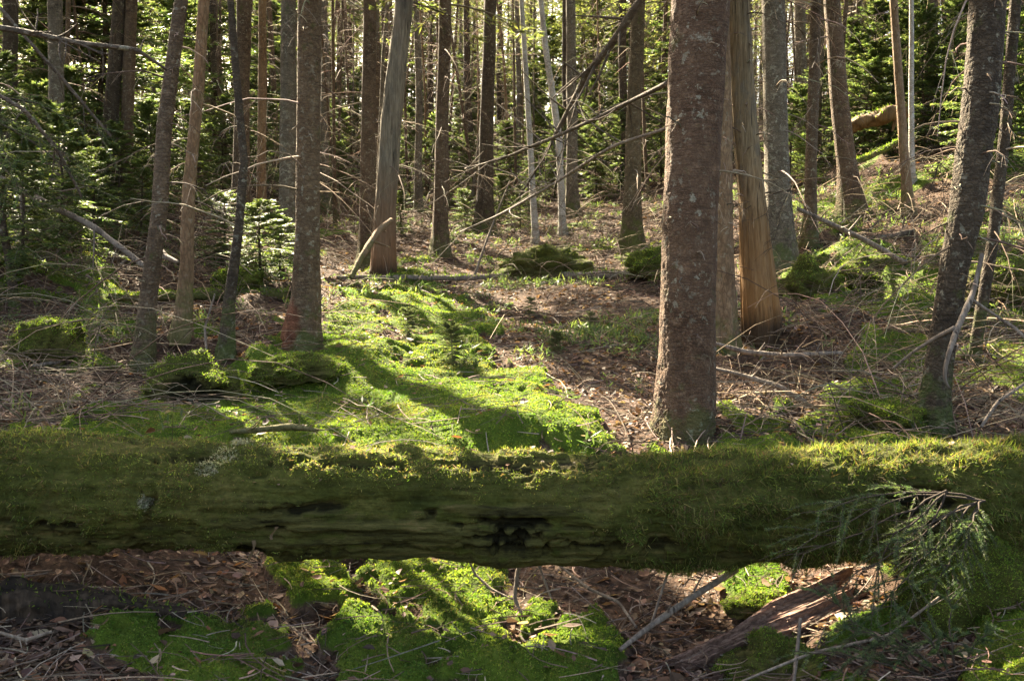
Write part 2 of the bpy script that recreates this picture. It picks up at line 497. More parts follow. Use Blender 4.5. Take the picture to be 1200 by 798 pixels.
def m_ground():
    t = NT('forest_floor')
    c = t.coord()
    at = t.n('ShaderNodeAttribute', attribute_name='moss')
    n1 = t.noise(c, 1.3, 5); n2 = t.noise(c, 22, 6, 0.7); n3 = t.noise(c, 70, 5, 0.7); n4 = t.noise(c, 5, 5)
    lit = t.ramp(n2, [(0.3, (0.022, 0.014, 0.009)), (0.5, (0.065, 0.040, 0.026)), (0.7, (0.16, 0.10, 0.065))])
    lit = t.mix(t.maprange(n1, 0.4, 0.65, 0, 0.7), lit, t.mix(1.0, lit, (0.5, 0.45, 0.42), 'MULTIPLY'))
    ms = t.ramp(n4, [(0.3, (0.034, 0.056, 0.006)), (0.5, (0.066, 0.098, 0.009)), (0.72, (0.105, 0.132, 0.017))])
    ms = t.mix(t.maprange(n3, 0.3, 0.7, 0.5, 0.0), ms, (0.022, 0.034, 0.006))
    f = t.maprange(t.math('ADD', at.outputs['Fac'], t.math('MULTIPLY', t.math('SUBTRACT', n2, 0.5), 0.6)), 0.4, 0.6)
    col = t.mix(f, lit, ms)
    h = t.math('ADD', t.math('MULTIPLY', n2, 0.8), t.math('MULTIPLY', n3, 0.5))
    return t.done(t.bsdf(col, 0.95, h, 0.9, 0.03, spec=0.1))

def m_logskin():
    t = NT('mossy_log')
    c = t.coord(); cg = t.coord((2.2, 26, 26))
    at = t.n('ShaderNodeAttribute', attribute_name='moss')
    n2 = t.noise(c, 25, 6, 0.7); n3 = t.noise(c, 90, 4); n4 = t.noise(c, 4, 5); g = t.noise(cg, 1.6, 6, 0.65)
    wood = t.ramp(g, [(0.3, (0.009, 0.007, 0.003)), (0.46, (0.050, 0.046, 0.013)), (0.6, (0.085, 0.076, 0.022)), (0.74, (0.16, 0.115, 0.045))])
    wood = t.mix(t.maprange(at.outputs['Fac'], -0.8, -0.1, 0.75, 0.0), wood, (0.006, 0.005, 0.004))  # shade of holes and hollows put into the wood colour
    ms = t.ramp(n4, [(0.3, (0.034, 0.040, 0.008)), (0.5, (0.078, 0.080, 0.016)), (0.72, (0.135, 0.115, 0.032))])
    ms = t.mix(t.maprange(n3, 0.3, 0.7, 0.6, 0.0), ms, (0.022, 0.028, 0.005))
    f = t.maprange(t.math('ADD', at.outputs['Fac'], t.math('MULTIPLY', t.math('SUBTRACT', n2, 0.5), 0.7)), 0.35, 0.6)
    ms = t.mix(t.maprange(g, 0.5, 0.3, 0.0, 0.7), ms, (0.020, 0.022, 0.006))
    col = t.mix(f, wood, ms)
    fb = t.noise(t.coord((7, 110, 110)), 1.0, 4, 0.7)
    col = t.mix(t.maprange(fb, 0.35, 0.55, 0.45, 0.0), col, t.mix(1.0, col, (0.35, 0.33, 0.3), 'MULTIPLY'))
    h = t.math('ADD', t.math('ADD', t.math('MULTIPLY', n2, 0.8), t.math('MULTIPLY', n3, 0.4)), g)
    return t.done(t.bsdf(col, 0.95, h, 0.9, 0.02, spec=0.1))

M = {}
M['spruce'] = m_bark('spruce_bark', (0.034, 0.022, 0.013), (0.090, 0.058, 0.034), (0.155, 0.108, 0.068), 1.0, 0.4, 0.45)
M['redbark'] = m_bark('red_spruce_bark', (0.032, 0.018, 0.010), (0.092, 0.051, 0.029), (0.155, 0.098, 0.060), 1.7, 0.42, 0.45, mossh=0.25)
M['dark'] = m_bark('dark_bark', (0.019, 0.013, 0.009), (0.050, 0.035, 0.022), (0.10, 0.074, 0.048), 1.1, 0.4, 0.55)
M['grey'] = m_bark('grey_bark', (0.042, 0.032, 0.021), (0.105, 0.082, 0.055), (0.19, 0.155, 0.11), 1.0, 0.65, 0.6)
M['mossbark'] = m_bark('mossy_bark', (0.036, 0.025, 0.014), (0.085, 0.060, 0.032), (0.14, 0.105, 0.06), 1.0, 0.35, 0.75, mossh=0.8, mosscol=(0.080, 0.092, 0.018))
M['rot'] = m_wood('black_rotten_wood', (0.008, 0.005, 0.003), (0.030, 0.019, 0.011), (0.075, 0.050, 0.030), 0.7)
M['logend'] = m_wood('orange_dead_wood', (0.045, 0.026, 0.012), (0.13, 0.078, 0.034), (0.22, 0.14, 0.065), 0.6)
M['pale'] = m_bark('pale_bark', (0.16, 0.13, 0.10), (0.32, 0.28, 0.23), (0.52, 0.49, 0.44), 1.0, 0.6, 0.3)
M['orange'] = m_bark('orange_bark', (0.07, 0.042, 0.024), (0.16, 0.10, 0.055), (0.23, 0.155, 0.09), 1.2, 0.3, 0.5, ridge='long')
M['wounded'] = m_bark('wounded_bark', (0.045, 0.028, 0.016), (0.105, 0.066, 0.036), (0.17, 0.12, 0.072), 1.0, 0.5, 0.6, mossh=0.5, wound=True)
M['snag'] = m_wood('bare_snag_wood', (0.06, 0.044, 0.024), (0.165, 0.122, 0.068), (0.26, 0.195, 0.115), 1.0, (0.30, 0.145, 0.045))
M['greysnag'] = m_wood('grey_snag_wood', (0.065, 0.052, 0.036), (0.145, 0.118, 0.082), (0.225, 0.185, 0.13), 0.8, (0.22, 0.11, 0.05))
M['deadwood'] = m_wood('dead_wood', (0.07, 0.052, 0.04), (0.16, 0.125, 0.095), (0.27, 0.22, 0.17))
M['twig'] = m_attr('dead_twig')
M['needle'] = m_foliage('needles', (1, 1, 1), 0.45)
M['moss'] = m_foliage('moss_leaves', (1, 1, 1), 0.40, 0.8)
M['leaf'] = m_foliage('dry_leaves', (1, 1, 1), 0.22, 0.7)
M['ground'] = m_ground()
M['log'] = m_logskin()

# ------------------------------------------------------------------ where the sun reaches the floor
LIT = [  # photograph outlines of the sunlit patches; canopy twigs across these sun paths are left out to let sun through
    ([(425, 436), (500, 436), (570, 455), (640, 462), (700, 488), (715, 515), (575, 518), (520, 480), (450, 446)], 0.16),
    ([(372, 338), (420, 345), (470, 380), (515, 410), (480, 436), (410, 430), (372, 405)], 0.18),
    ([(235, 250), (325, 262), (345, 305), (300, 322), (250, 290)], 0.3),
    ([(832, 437), (905, 440), (962, 465), (930, 492), (838, 480)], 0.14),
    ([(1130, 428), (1230, 415), (1230, 448), (1145, 452)], 0.14),
    ([(985, 258), (1060, 225), (1230, 190), (1230, 225), (1090, 262), (1000, 292)], 0.25),
    ([(445, 660), (520, 668), (600, 712), (650, 770), (640, 798), (480, 798), (420, 720)], 0.10),
    ([(815, 655), (900, 652), (985, 690), (930, 730), (850, 700)], 0.10),
    ([(1165, 700), (1230, 690), (1230, 770), (1170, 760)], 0.10),
    ([(640, 470), (760, 478), (740, 500), (690, 488)], 0.10),
    ([(560, 520), (600, 405), (640, 420)], 0.05),
]
tp, tr_ = [], []
for poly, rad in LIT:
    a = np.array(poly, float)
    for _ in range(60):
        while True:
            q = a.min(0) + rng.random(2) * (a.max(0) - a.min(0))
            if sd_poly(q[:1], q[1:], poly)[0] < 0: break
        tp.append(G(*q)); tr_.append(rad)
def aim(pts, rad):
    for p in pts: tp.append(np.asarray(p)); tr_.append(rad)
aim([P(px, py, 12.3) for px in range(245, 345, 22) for py in range(225, 325, 22)], 0.22)
aim([P(px, 526, 3.95) for px in range(395, 575, 9)], 0.13)
aim([P(768, py, 5.75) for py in range(370, 505, 12)], 0.07)
aim([P(868, py, 9.0) for py in range(120, 250, 15)], 0.10)
aim([P(893, py, 12.0) for py in range(20, 200, 20)], 0.12)
aim([P(345, py, 8.6) for py in range(0, 260, 30)], 0.08)
aim([P(185, py, 7.6) for py in range(60, 300, 30)], 0.08)
NKEY = len(tp)
BACK = [([(960, 140), (1230, 110), (1230, 260), (980, 250)], 0.45, 60, 1.0), ([(440, 200), (780, 200), (780, 262), (440, 270)], 0.45, 60, 1.2),
        ([(180, 215), (340, 215), (340, 262), (200, 255)], 0.45, 40, 1.2), ([(0, 200), (120, 200), (100, 240), (0, 240)], 0.4, 20, 1.5)]  # further openings cut in the canopy to light the background
for poly, rad, n, up in BACK:
    a = np.array(poly, float)
    for _ in range(n):
        q = a.min(0) + rng.random(2) * (a.max(0) - a.min(0))
        p = G(*q); p[2] += up * rng.random() * 2; tp.append(p); tr_.append(rad)
for px, py0, py1, D in ((128, 20, 220, 13.5), (280, 60, 300, 8), (1000, 20, 240, 14), (950, 20, 240, 14.5), (1062, 20, 230, 15), (516, 20, 240, 16.5), (455, 20, 250, 14), (741, 60, 260, 16), (570, 20, 230, 20), (1110, 60, 380, 6)):
    aim([P(px - 6, py, D) for py in range(py0, py1, 30)], 0.12)
for x0, x1, y0, y1, d0, d1, n, r_ in ((60, 345, 10, 210, 14, 24, 60, 0.40), (380, 780, 10, 235, 15, 27, 120, 0.42), (890, 1220, 10, 200, 14, 21, 80, 0.40)):
    for _ in range(n):
        tp.append(P(rng.uniform(x0, x1), rng.uniform(y0, y1), rng.uniform(d0, d1))); tr_.append(r_)
TP, TR = np.array(tp), np.array(tr_)

def in_sun_path(p):
    """True for points that stand in the way of the sun on its way to a sunlit patch"""
    p = np.asarray(p, float)
    out = np.zeros(len(p), bool)
    if not len(p): return out
    c = p.mean(0); ext = np.linalg.norm(p - c, axis=1).max()
    d = c - TP; t = d @ SUNDIR
    near = ((d * d).sum(-1) - t * t < (ext + TR) ** 2) & (t > -ext)
    if not near.any(): return out
    tpn, trn = TP[near], TR[near]
    for a in range(0, len(p), 4000):
        d = p[a:a + 4000, None, :] - tpn[None]
        t = d @ SUNDIR
        r2 = (d * d).sum(-1) - t * t
        out[a:a + 4000] = ((t > 0.4) & (r2 < (trn + 0.13) ** 2)).any(1)
    return out

# ------------------------------------------------------------------ ground
def make_ground():
    def axis(lo, hi, fine, flo, fhi, g):
        a = list(np.arange(flo, fhi, fine)); s = fine
        while a[-1] < hi: s *= g; a.append(a[-1] + s)
        s = fine; b = [flo]
        while b[-1] > lo: s *= g; b.append(b[-1] - s)
        return np.array(b[:0:-1] + a)
    xs = axis(-75, 75, 0.025, -3.4, 3.4, 1.03)
    ys = axis(-30, 125, 0.022, 2.6, 8.2, 1.018)
    X, Y = np.meshgrid(xs, ys)
    z, m = ground_h(X.ravel(), Y.ravel(), True)
    V = np.stack([X.ravel(), Y.ravel(), z], 1)
    nx, ny = len(xs), len(ys)
    i = (np.arange(ny - 1)[:, None] * nx + np.arange(nx - 1)[None]).ravel()
    q = np.stack([i, i + 1, i + nx + 1, i + nx], 1)
    o = link('ground', mesh_np('ground', V, [q], [M['ground']], attr={'moss': m}, smooth=True))
    o['kind'] = 'structure'
    print('ground verts', len(V))
make_ground()

def scatter(n, d0, d1, margin=1.25):
    D = np.exp(rng.uniform(math.log(d0), math.log(d1), n))
    x = D * (W / 2 / F) * margin * rng.uniform(-1, 1, n)
    return x, D

def blades(pts, nrm, length, width, lean, cols):
    """one small triangle per blade"""
    n = len(pts)
    r = norm(rng.normal(size=(n, 3)))
    d = norm(nrm + r * np.asarray(lean).reshape(-1, 1) if np.ndim(lean) else nrm + r * lean)
    s = norm(np.cross(d, norm(rng.normal(size=(n, 3)))))
    w = (width * (0.6 + 0.8 * rng.random(n)))[:, None]; l = (length * (0.6 + 0.8 * rng.random(n)))[:, None]
    V = np.stack([pts - s * w - d * l * 0.15, pts + s * w - d * l * 0.15, pts + d * l], 1).reshape(-1, 3)
    Fq = np.arange(n * 3).reshape(-1, 3)
    return V, Fq, np.repeat(cols, 3, 0)

def palette(n, cols, jitter=0.25, w=None):
    c = np.array(cols, float)
    k = rng.choice(len(c), n, p=w)
    return c[k] * (1 + jitter * rng.normal(size=(n, 1))).clip(0.4, 1.8) * (1 + 0.06 * rng.normal(size=(n, 3)))

MOSSCOL = [(0.060, 0.100, 0.009), (0.080, 0.125, 0.011), (0.105, 0.148, 0.014), (0.135, 0.155, 0.024)]

def make_moss():
    x, y = scatter(1000000, 2.7, 17, 1.2)
    z, m = ground_h(x, y, True)
    k = rng.random(len(x)) < (m - 0.25) * 1.6
    x, y, z = x[k], y[k], z[k]
    px, py, dep = project(np.stack([x, y, z], 1))
    pts = np.stack([x, y, z], 1)
    e = 0.02
    nr = norm(np.stack([-(h0(x + e, y) - h0(x, y)) / e, -(h0(x, y + e) - h0(x, y)) / e, np.ones_like(x)], 1))
    L = (0.005 + 0.0010 * y) * (0.6 + 0.8 * rng.random(len(x)) ** 2)
    tone = fbm(x * 3, y * 3, seed=77, oct=4)[:, None] * np.array([0.8, 0.5, 0.5]) + 1
    tone = tone * (1 + 0.3 * fbm(x * 14, y * 14, seed=78, oct=2)[:, None])
    c = palette(len(x), MOSSCOL, 0.2) * tone
    br = sstep(0.15, 0.5, fbm(x * 5, y * 5, seed=79, oct=4) + 0.25 * rng.normal(size=len(x)))[:, None]
    c = c * (1 - 0.75 * br) + 0.75 * br * palette(len(x), [(0.13, 0.10, 0.03), (0.10, 0.065, 0.03), (0.15, 0.14, 0.03)], 0.2)
    V, Fq, C = blades(pts, nr, L, 0.0014 + 0.0005 * y, 1.1, c)
    o = link('moss', mesh_np('moss', V, [Fq], [M['moss']], col=C.clip(0.005, 0.3)))
    tag(o, 'soft green moss carpeting the forest floor in rounded cushions', 'moss', kind='stuff')
    print('moss', len(x))
make_moss()

LEAFCOL = [(0.15, 0.092, 0.055), (0.21, 0.138, 0.088), (0.095, 0.056, 0.034), (0.28, 0.20, 0.14), (0.13, 0.066, 0.034), (0.06, 0.037, 0.024), (0.17, 0.085, 0.042), (0.045, 0.028, 0.018)]
def leaf_mesh(x, y, z, size, cols, tilt=0.45):
    n = len(x)
    th = rng.uniform(0, 2 * math.pi, n)
    nrm = norm(np.stack([rng.normal(0, tilt, n), rng.normal(0, tilt, n), np.ones(n)], 1))
    a = np.stack([np.cos(th), np.sin(th), np.zeros(n)], 1)
    a = norm(a - nrm * (a * nrm).sum(1, keepdims=True)); b = np.cross(nrm, a)
    s = size[:, None]
    # 7-point leaf folded along the midrib and curled
    prof = [(-0.5, 0), (-0.22, 0.30), (0.15, 0.26), (0.5, 0), (0.15, -0.26), (-0.22, -0.30), (0.0, 0.0)]
    fold = rng.uniform(-0.05, 0.35, n)[:, None]; curl = rng.uniform(-0.2, 0.5, n)[:, None]
    asp = rng.uniform(0.7, 1.15, n)[:, None]
    base = np.stack([x, y, z], 1) + nrm * 0.25 * s * rng.random((n, 1))
    V = []
    for u, v in prof:
        jit = 1 + 0.18 * rng.normal(size=(n, 1))
        V.append(base + a * s * u * jit + b * s * v * asp * jit + nrm * s * (fold * abs(v) * 1.6 + curl * u * u))
    V = np.stack(V, 1)
    o = (np.arange(n) * 7)[:, None]
    f = np.concatenate([o + np.array([[0, 6, 1]]), o + np.array([[1, 6, 2]]), o + np.array([[2, 6, 3]]), o + np.array([[3, 6, 4]]), o + np.array([[4, 6, 5]]), o + np.array([[5, 6, 0]])])
    return V.reshape(-1, 3), f, np.repeat(cols, 7, 0)

def make_litter():
    x, y = scatter(150000, 2.6, 26, 1.2)
    z, m = ground_h(x, y, True)
    k = rng.random(len(x)) < np.where(m > 0.5, 0.05, np.where((y < 4.9), 0.5, 1.0)) * (0.35 + 0.65 * sstep(-0.3, 0.2, fbm(x * 1.1, y * 1.1, seed=91, oct=3)))
    x, y, z, m = x[k], y[k], z[k], m[k]
    size = np.exp(rng.normal(math.log(0.024), 0.5, len(x))).clip(0.010, 0.075) + 0.0012 * y
    V, f, C = leaf_mesh(x, y, z + 0.004 + 0.012 * (m > 0.5), size, palette(len(x), LEAFCOL, 0.25) * np.array([0.86, 0.80, 0.78]))
    o = link('leaf_litter', mesh_np('leaf_litter', V, [f], [M['leaf']], col=C.clip(0.01, 0.6)))
    tag(o, 'brown and pinkish fallen leaves scattered over the forest floor', 'leaf litter', kind='stuff')
    # fine needles and broken twigs
    n = 13000
    x, y = scatter(n, 2.6, 24, 1.2)
    z, m = ground_h(x, y, True)
    k = rng.random(n) < np.where(m > 0.5, 0.4, 1.0)
    x, y, z = x[k], y[k], z[k]; n = len(x)
    L = np.exp(rng.normal(math.log(0.10), 0.6, n)).clip(0.03, 0.4) * (1 + 0.05 * y); th = rng.uniform(0, math.pi * 2, n)
    N = 5; t = np.linspace(-0.5, 0.5, N)
    bend = rng.normal(0, 0.18, n)
    px_ = x[:, None] + np.cos(th)[:, None] * L[:, None] * t - np.sin(th)[:, None] * (bend * L)[:, None] * (t ** 2) * 2
    py_ = y[:, None] + np.sin(th)[:, None] * L[:, None] * t + np.cos(th)[:, None] * (bend * L)[:, None] * (t ** 2) * 2
    pz_ = h0(px_, py_) + (z - h0(x, y))[:, None] + 0.012 + rng.normal(0, 0.16, n)[:, None] * L[:, None] * t + np.abs(rng.normal(0, 0.02, n))[:, None]
    r = rng.uniform(0.001, 0.003, n)[:, None] * (1 + 0.08 * y[:, None]) * np.linspace(1, 0.5, N)
    V, q = tubes(np.stack([px_, py_, pz_], -1), r, 3)
    C = np.repeat(palette(n, [(0.10, 0.065, 0.045), (0.14, 0.10, 0.07), (0.20, 0.155, 0.115), (0.06, 0.04, 0.028)], 0.25), N * 3, 0)
    o = link('twig_litter', mesh_np('twig_litter', V, [q], [M['twig']], col=C.clip(0.01, 0.5)))
    tag(o, 'small broken grey and brown twigs strewn over the forest floor', 'twigs', kind='stuff')
make_litter()

def make_brush():
    # dry brushwood: arching bare twigs that lie and stick up between the trunks
    n = 11000
    x, y = scatter(n * 3, 5.6, 34, 1.2)
    z, m = ground_h(x, y, True)
    px, py, _ = project(np.stack([x, y, z], 1))
    want = 0.22 + 0.5 * sstep(200, 60, px) + 0.5 * sstep(850, 1000, px) + 1.0 * (py < 310) + 0.9 * ((px > 590) & (px < 790) & (py < 345) & (py > 250))
    want = want * np.where((m > 0.5) & (px < 740) & (px > 180) & (py > 330), 0.08, 1) * np.where((px < 760) & (px > 330) & (py > 330), 0.5, 1)
    k = rng.random(len(x)) < want; x, y, z = x[k][:n], y[k][:n], z[k][:n]; n = len(x)
    L = rng.uniform(0.25, 1.1, n) * np.where(rng.random(n) < 0.12, 1.9, 1.0); th = rng.uniform(0, 6.28, n); N = 7; t = np.linspace(0, 1, N)
    up = rng.uniform(-0.05, 0.55, n) * np.where(rng.random(n) < 0.5, 0.25, 1); bend = rng.normal(0, 0.35, n)
    r_ = L[:, None] * t
    X = x[:, None] + np.cos(th)[:, None] * r_ - np.sin(th)[:, None] * bend[:, None] * r_ * t
    Y = y[:, None] + np.sin(th)[:, None] * r_ + np.cos(th)[:, None] * bend[:, None] * r_ * t
    Z = h0(X, Y) + (z - h0(x, y))[:, None] + 0.01 + (up[:, None] * t * (1.25 - t)) * L[:, None] * 2 + rng.normal(0, 0.008, (n, N))
    pth = np.stack([X, Y, Z], -1); rad = (0.002 + 0.0035 * rng.random(n))[:, None] * (0.7 + 0.05 * y)[:, None] * np.linspace(1, 0.4, N)
    V, q = tubes(pth, rad, 3)
    tw = [(0.12, 0.080, 0.050), (0.17, 0.12, 0.075), (0.25, 0.19, 0.125), (0.07, 0.045, 0.029)]
    C = np.repeat(palette(n, tw, 0.25), N * 3, 0)
    mb = MB(); mb.add(V, q, 0, C)
    i = rng.integers(2, N, n * 2); a = rng.integers(0, n, n * 2)
    d = norm(rng.normal(size=(n * 2, 3)) + np.array([0, 0, 0.3])); l = (L[a] * rng.uniform(0.12, 0.35, n * 2))[:, None, None]
    ss = np.linspace(0, 1, 4)[None, :, None]
    pp = pth[a, i][:, None] + d[:, None] * l * ss - np.array([0, 0, 0.4]) * l * ss ** 2
    V, q = tubes(pp, (0.0016 * (0.7 + 0.05 * y[a]))[:, None] * np.linspace(1, 0.5, 4), 3); mb.add(V, q, 0, np.repeat(palette(n * 2, tw, 0.25), 12, 0))
    tag(link('brushwood', mb.mesh('brushwood', [M['twig']])), 'tangled dry brushwood lying between the trunks', 'brushwood', kind='stuff')
    # low green plants and seedlings
    n = 5200
    x, y = scatter(n * 3, 4.6, 30, 1.2)
    z, m = ground_h(x, y, True)
    px, py, _ = project(np.stack([x, y, z], 1))
    want = 0.10 + 0.7 * sstep(330, 60, px) * (py < 400) + 0.2 * sstep(860, 980, px) * (py < 420) + 0.7 * ((px > 540) & (px < 770) & (py > 335) & (py < 425)) + 0.4 * (py < 290)
    want = want * sstep(-0.25, 0.25, fbm(x * 0.9, y * 0.9, seed=97, oct=3)) * np.where((px > 180) & (px < 1000) & (py > 430), 0.08, 1)
    k = rng.random(len(x)) < want; x, y, z = x[k][:n], y[k][:n], z[k][:n]; n = len(x)
    K = 20
    az = rng.uniform(0, 6.28, (n, K)); el = rng.uniform(0.1, 1.2, (n, K)); l = rng.uniform(0.025, 0.075, (n, K)) * (1 + 0.03 * y)[:, None]
    d = np.stack([np.cos(az) * np.cos(el), np.sin(az) * np.cos(el), np.sin(el)], -1).reshape(-1, 3)
    p = np.stack([x, y, z], 1)[:, None] + np.array([0, 0, 1.0]) * rng.uniform(0, 0.10, (n, K, 1)) + rng.normal(0, 0.03, (n, K, 3)) * np.array([1, 1, 0.1])
    V, f, C = diamonds(p.reshape(-1, 3), d, norm(np.array([0, 0, 1.0]) + rng.normal(0, 0.5, d.shape)), l.ravel(), l.ravel() * 0.17, palette(n * K, [(0.045, 0.070, 0.022), (0.065, 0.095, 0.03), (0.085, 0.115, 0.032), (0.11, 0.12, 0.035)], 0.25))
    tag(link('low_plants', mesh_np('low_plants', V, [f], [M['needle']], col=C.clip(0.005, 0.4))), 'low green seedlings and sprigs dotted over the forest floor', 'ground cover', kind='stuff')

# ------------------------------------------------------------------ tree building
def interp_path(pts, s):
    pts = np.asarray(pts, float)
    d = np.concatenate([[0], np.cumsum(np.linalg.norm(np.diff(pts, axis=0), axis=1))])
    d /= d[-1]
    return np.stack([np.interp(s, d, pts[:, k]) for k in range(pts.shape[1])], -1)

def trunk_mesh(name, path, rad, mat, seg=20, step=0.12, rough=0.05, flare=0.5, roots=5, seed=0, broken=False, flute=0.0):
    """path (n,3) local with z rising; rad (n,) ; bark-lumped tube with a flared root foot"""
    path = np.asarray(path, float); rad = np.asarray(rad, float)
    zmax = path[-1, 2]
    zs = [path[0, 2]]; 
    while zs[-1] < zmax:
        st = step * (0.35 if zs[-1] < 0.3 else 1.0) * (1 + max(0, zs[-1] - 4) * 0.6)
        zs.append(min(zmax, zs[-1] + st))
    zs = np.array(zs)
    cx = np.interp(zs, path[:, 2], path[:, 0]); cy_ = np.interp(zs, path[:, 2], path[:, 1]); rr = np.interp(zs, path[:, 2], rad)
    r0 = rad[0]
    cx = cx + 0.12 * r0 * fbm(zs * 0.9, zs * 0 + seed, seed=seed, oct=2) * (zs > 0.1)
    th = np.arange(seg) / seg * 2 * math.pi
    Zg, Tg = np.meshgrid(zs, th, indexing='ij')
    Rg = np.repeat(rr[:, None], seg, 1)
    lob = 0.5 + 0.5 * np.cos(Tg * roots + seed * 1.7 + 0.6 * np.sin(Tg * 2 + seed))
    Rg = Rg * (1 + flare * np.exp(-np.maximum(Zg, 0) / (2.2 * r0 + 0.05)) * (0.35 + 0.9 * lob))
    ux, uy = np.cos(Tg), np.sin(Tg)
    nz = fbm(ux * 3.2 + seed, uy * 3.2, Zg * 9.0 / (0.5 + 4 * r0), seed=seed + 2, oct=4)
    if step <= 0.06:
        wv = fbm(ux * 2.0, uy * 2.0, Zg * 4.0, seed=seed + 21, oct=2) * 0.5
        pl_ = cushion((Tg + wv) * r0 / 0.028 , (Zg + 0.02 * wv) / 0.022, seed + 30)
        pl_ = pl_ * np.where(Tg > 2 * math.pi - 0.15, 0.5, 1)
        Rg = Rg + (pl_ - 0.6) * 0.0042 + 0.002 * fbm(ux * 20 * r0 / 0.15, uy * 20 * r0 / 0.15, Zg * 45, seed=seed + 31, oct=2)
    if flute:
        Rg = Rg * (1 - 1.6 * flute * np.exp(-np.abs(vnoise(ux * 4.5 + 0.3 * vnoise(ux, uy, Zg * 2, seed=seed + 44), uy * 4.5, Zg * 0.45, seed=seed + 43)) * 16) + flute * fbm(ux * 7, uy * 7, Zg * 0.9, seed=seed + 41, oct=3) + 0.5 * flute * fbm(ux * 22, uy * 22, Zg * 1.2, seed=seed + 42, oct=2))
    nl = fbm(ux * 1.1, uy * 1.1 + seed, Zg * 1.2, seed=seed + 9, oct=2)
    Rg = Rg * (1 + rough * nz + 0.06 * nl)
    if broken:
        Zg = Zg.copy()
    V = np.stack([cx[:, None] + Rg * ux, cy_[:, None] + Rg * uy, Zg], -1)
    if broken:
        top = V[-1]; top[:, 2] += 0.9 * r0 * rng.normal(size=seg)
    n = len(zs)
    i = np.arange(n - 1)[:, None] * seg; j = np.arange(seg)[None]; j2 = (j + 1) % seg
    q = np.stack([i + j, i + j2, i + seg + j2, i + seg + j], -1).reshape(-1, 4)
    Vf = V.reshape(-1, 3)
    Vf = np.concatenate([Vf, [[cx[-1], cy_[-1], zmax + (0 if broken else rr[-1])]]])
    k = len(Vf) - 1
    cap = np.stack([np.arange((n - 1) * seg, n * seg), (np.arange(seg) + 1) % seg + (n - 1) * seg, np.full(seg, k)], 1)
    return mesh_np(name, Vf, [q, cap], [mat], smooth=True)

NEEDLE = [(0.058, 0.074, 0.024), (0.085, 0.10, 0.030), (0.115, 0.125, 0.038), (0.15, 0.15, 0.050)]
TWIGC = [(0.14, 0.10, 0.068), (0.22, 0.165, 0.11), (0.30, 0.24, 0.17), (0.09, 0.062, 0.042)]

def diamonds(p, d, up, L, Wd, cols):
    """needle-clad twig as a narrow leaf-shaped blade folded along its middle"""
    s = norm(np.cross(d, up))
    L = L[:, None]; Wd = Wd[:, None]
    V = np.stack([p, p + d * L * 0.45 + s * Wd * 0.5, p + d * L, p + d * L * 0.45 - s * Wd * 0.5], 1).reshape(-1, 3)
    return V, np.arange(len(p) * 4).reshape(-1, 4), np.repeat(cols, 4, 0)

def needles(p, d, up, L, cols, per=26, nl=0.016, nw=0.0016):
    """real needles on each twig"""
    n = len(p)
    t = rng.random((n, per)); ang = rng.uniform(0, 2 * math.pi, (n, per))
    s = norm(np.cross(d, up)); u = np.cross(s, d)
    q = p[:, None] + d[:, None] * (L[:, None] * t)[..., None]
    side = s[:, None] * np.cos(ang)[..., None] + u[:, None] * (np.sin(ang) * 0.55 + 0.2)[..., None]
    nd = norm(side + d[:, None] * 0.75)
    w = np.cross(nd, norm(rng.normal(size=(n, per, 3)))) * nw
    l = nl * rng.uniform(0.7, 1.2, (n, per, 1))
    V = np.stack([q - w, q + w, q + nd * l], 2).reshape(-1, 3)
    return V, np.arange(n * per * 3).reshape(-1, 3), np.repeat(cols, per * 3, 0)

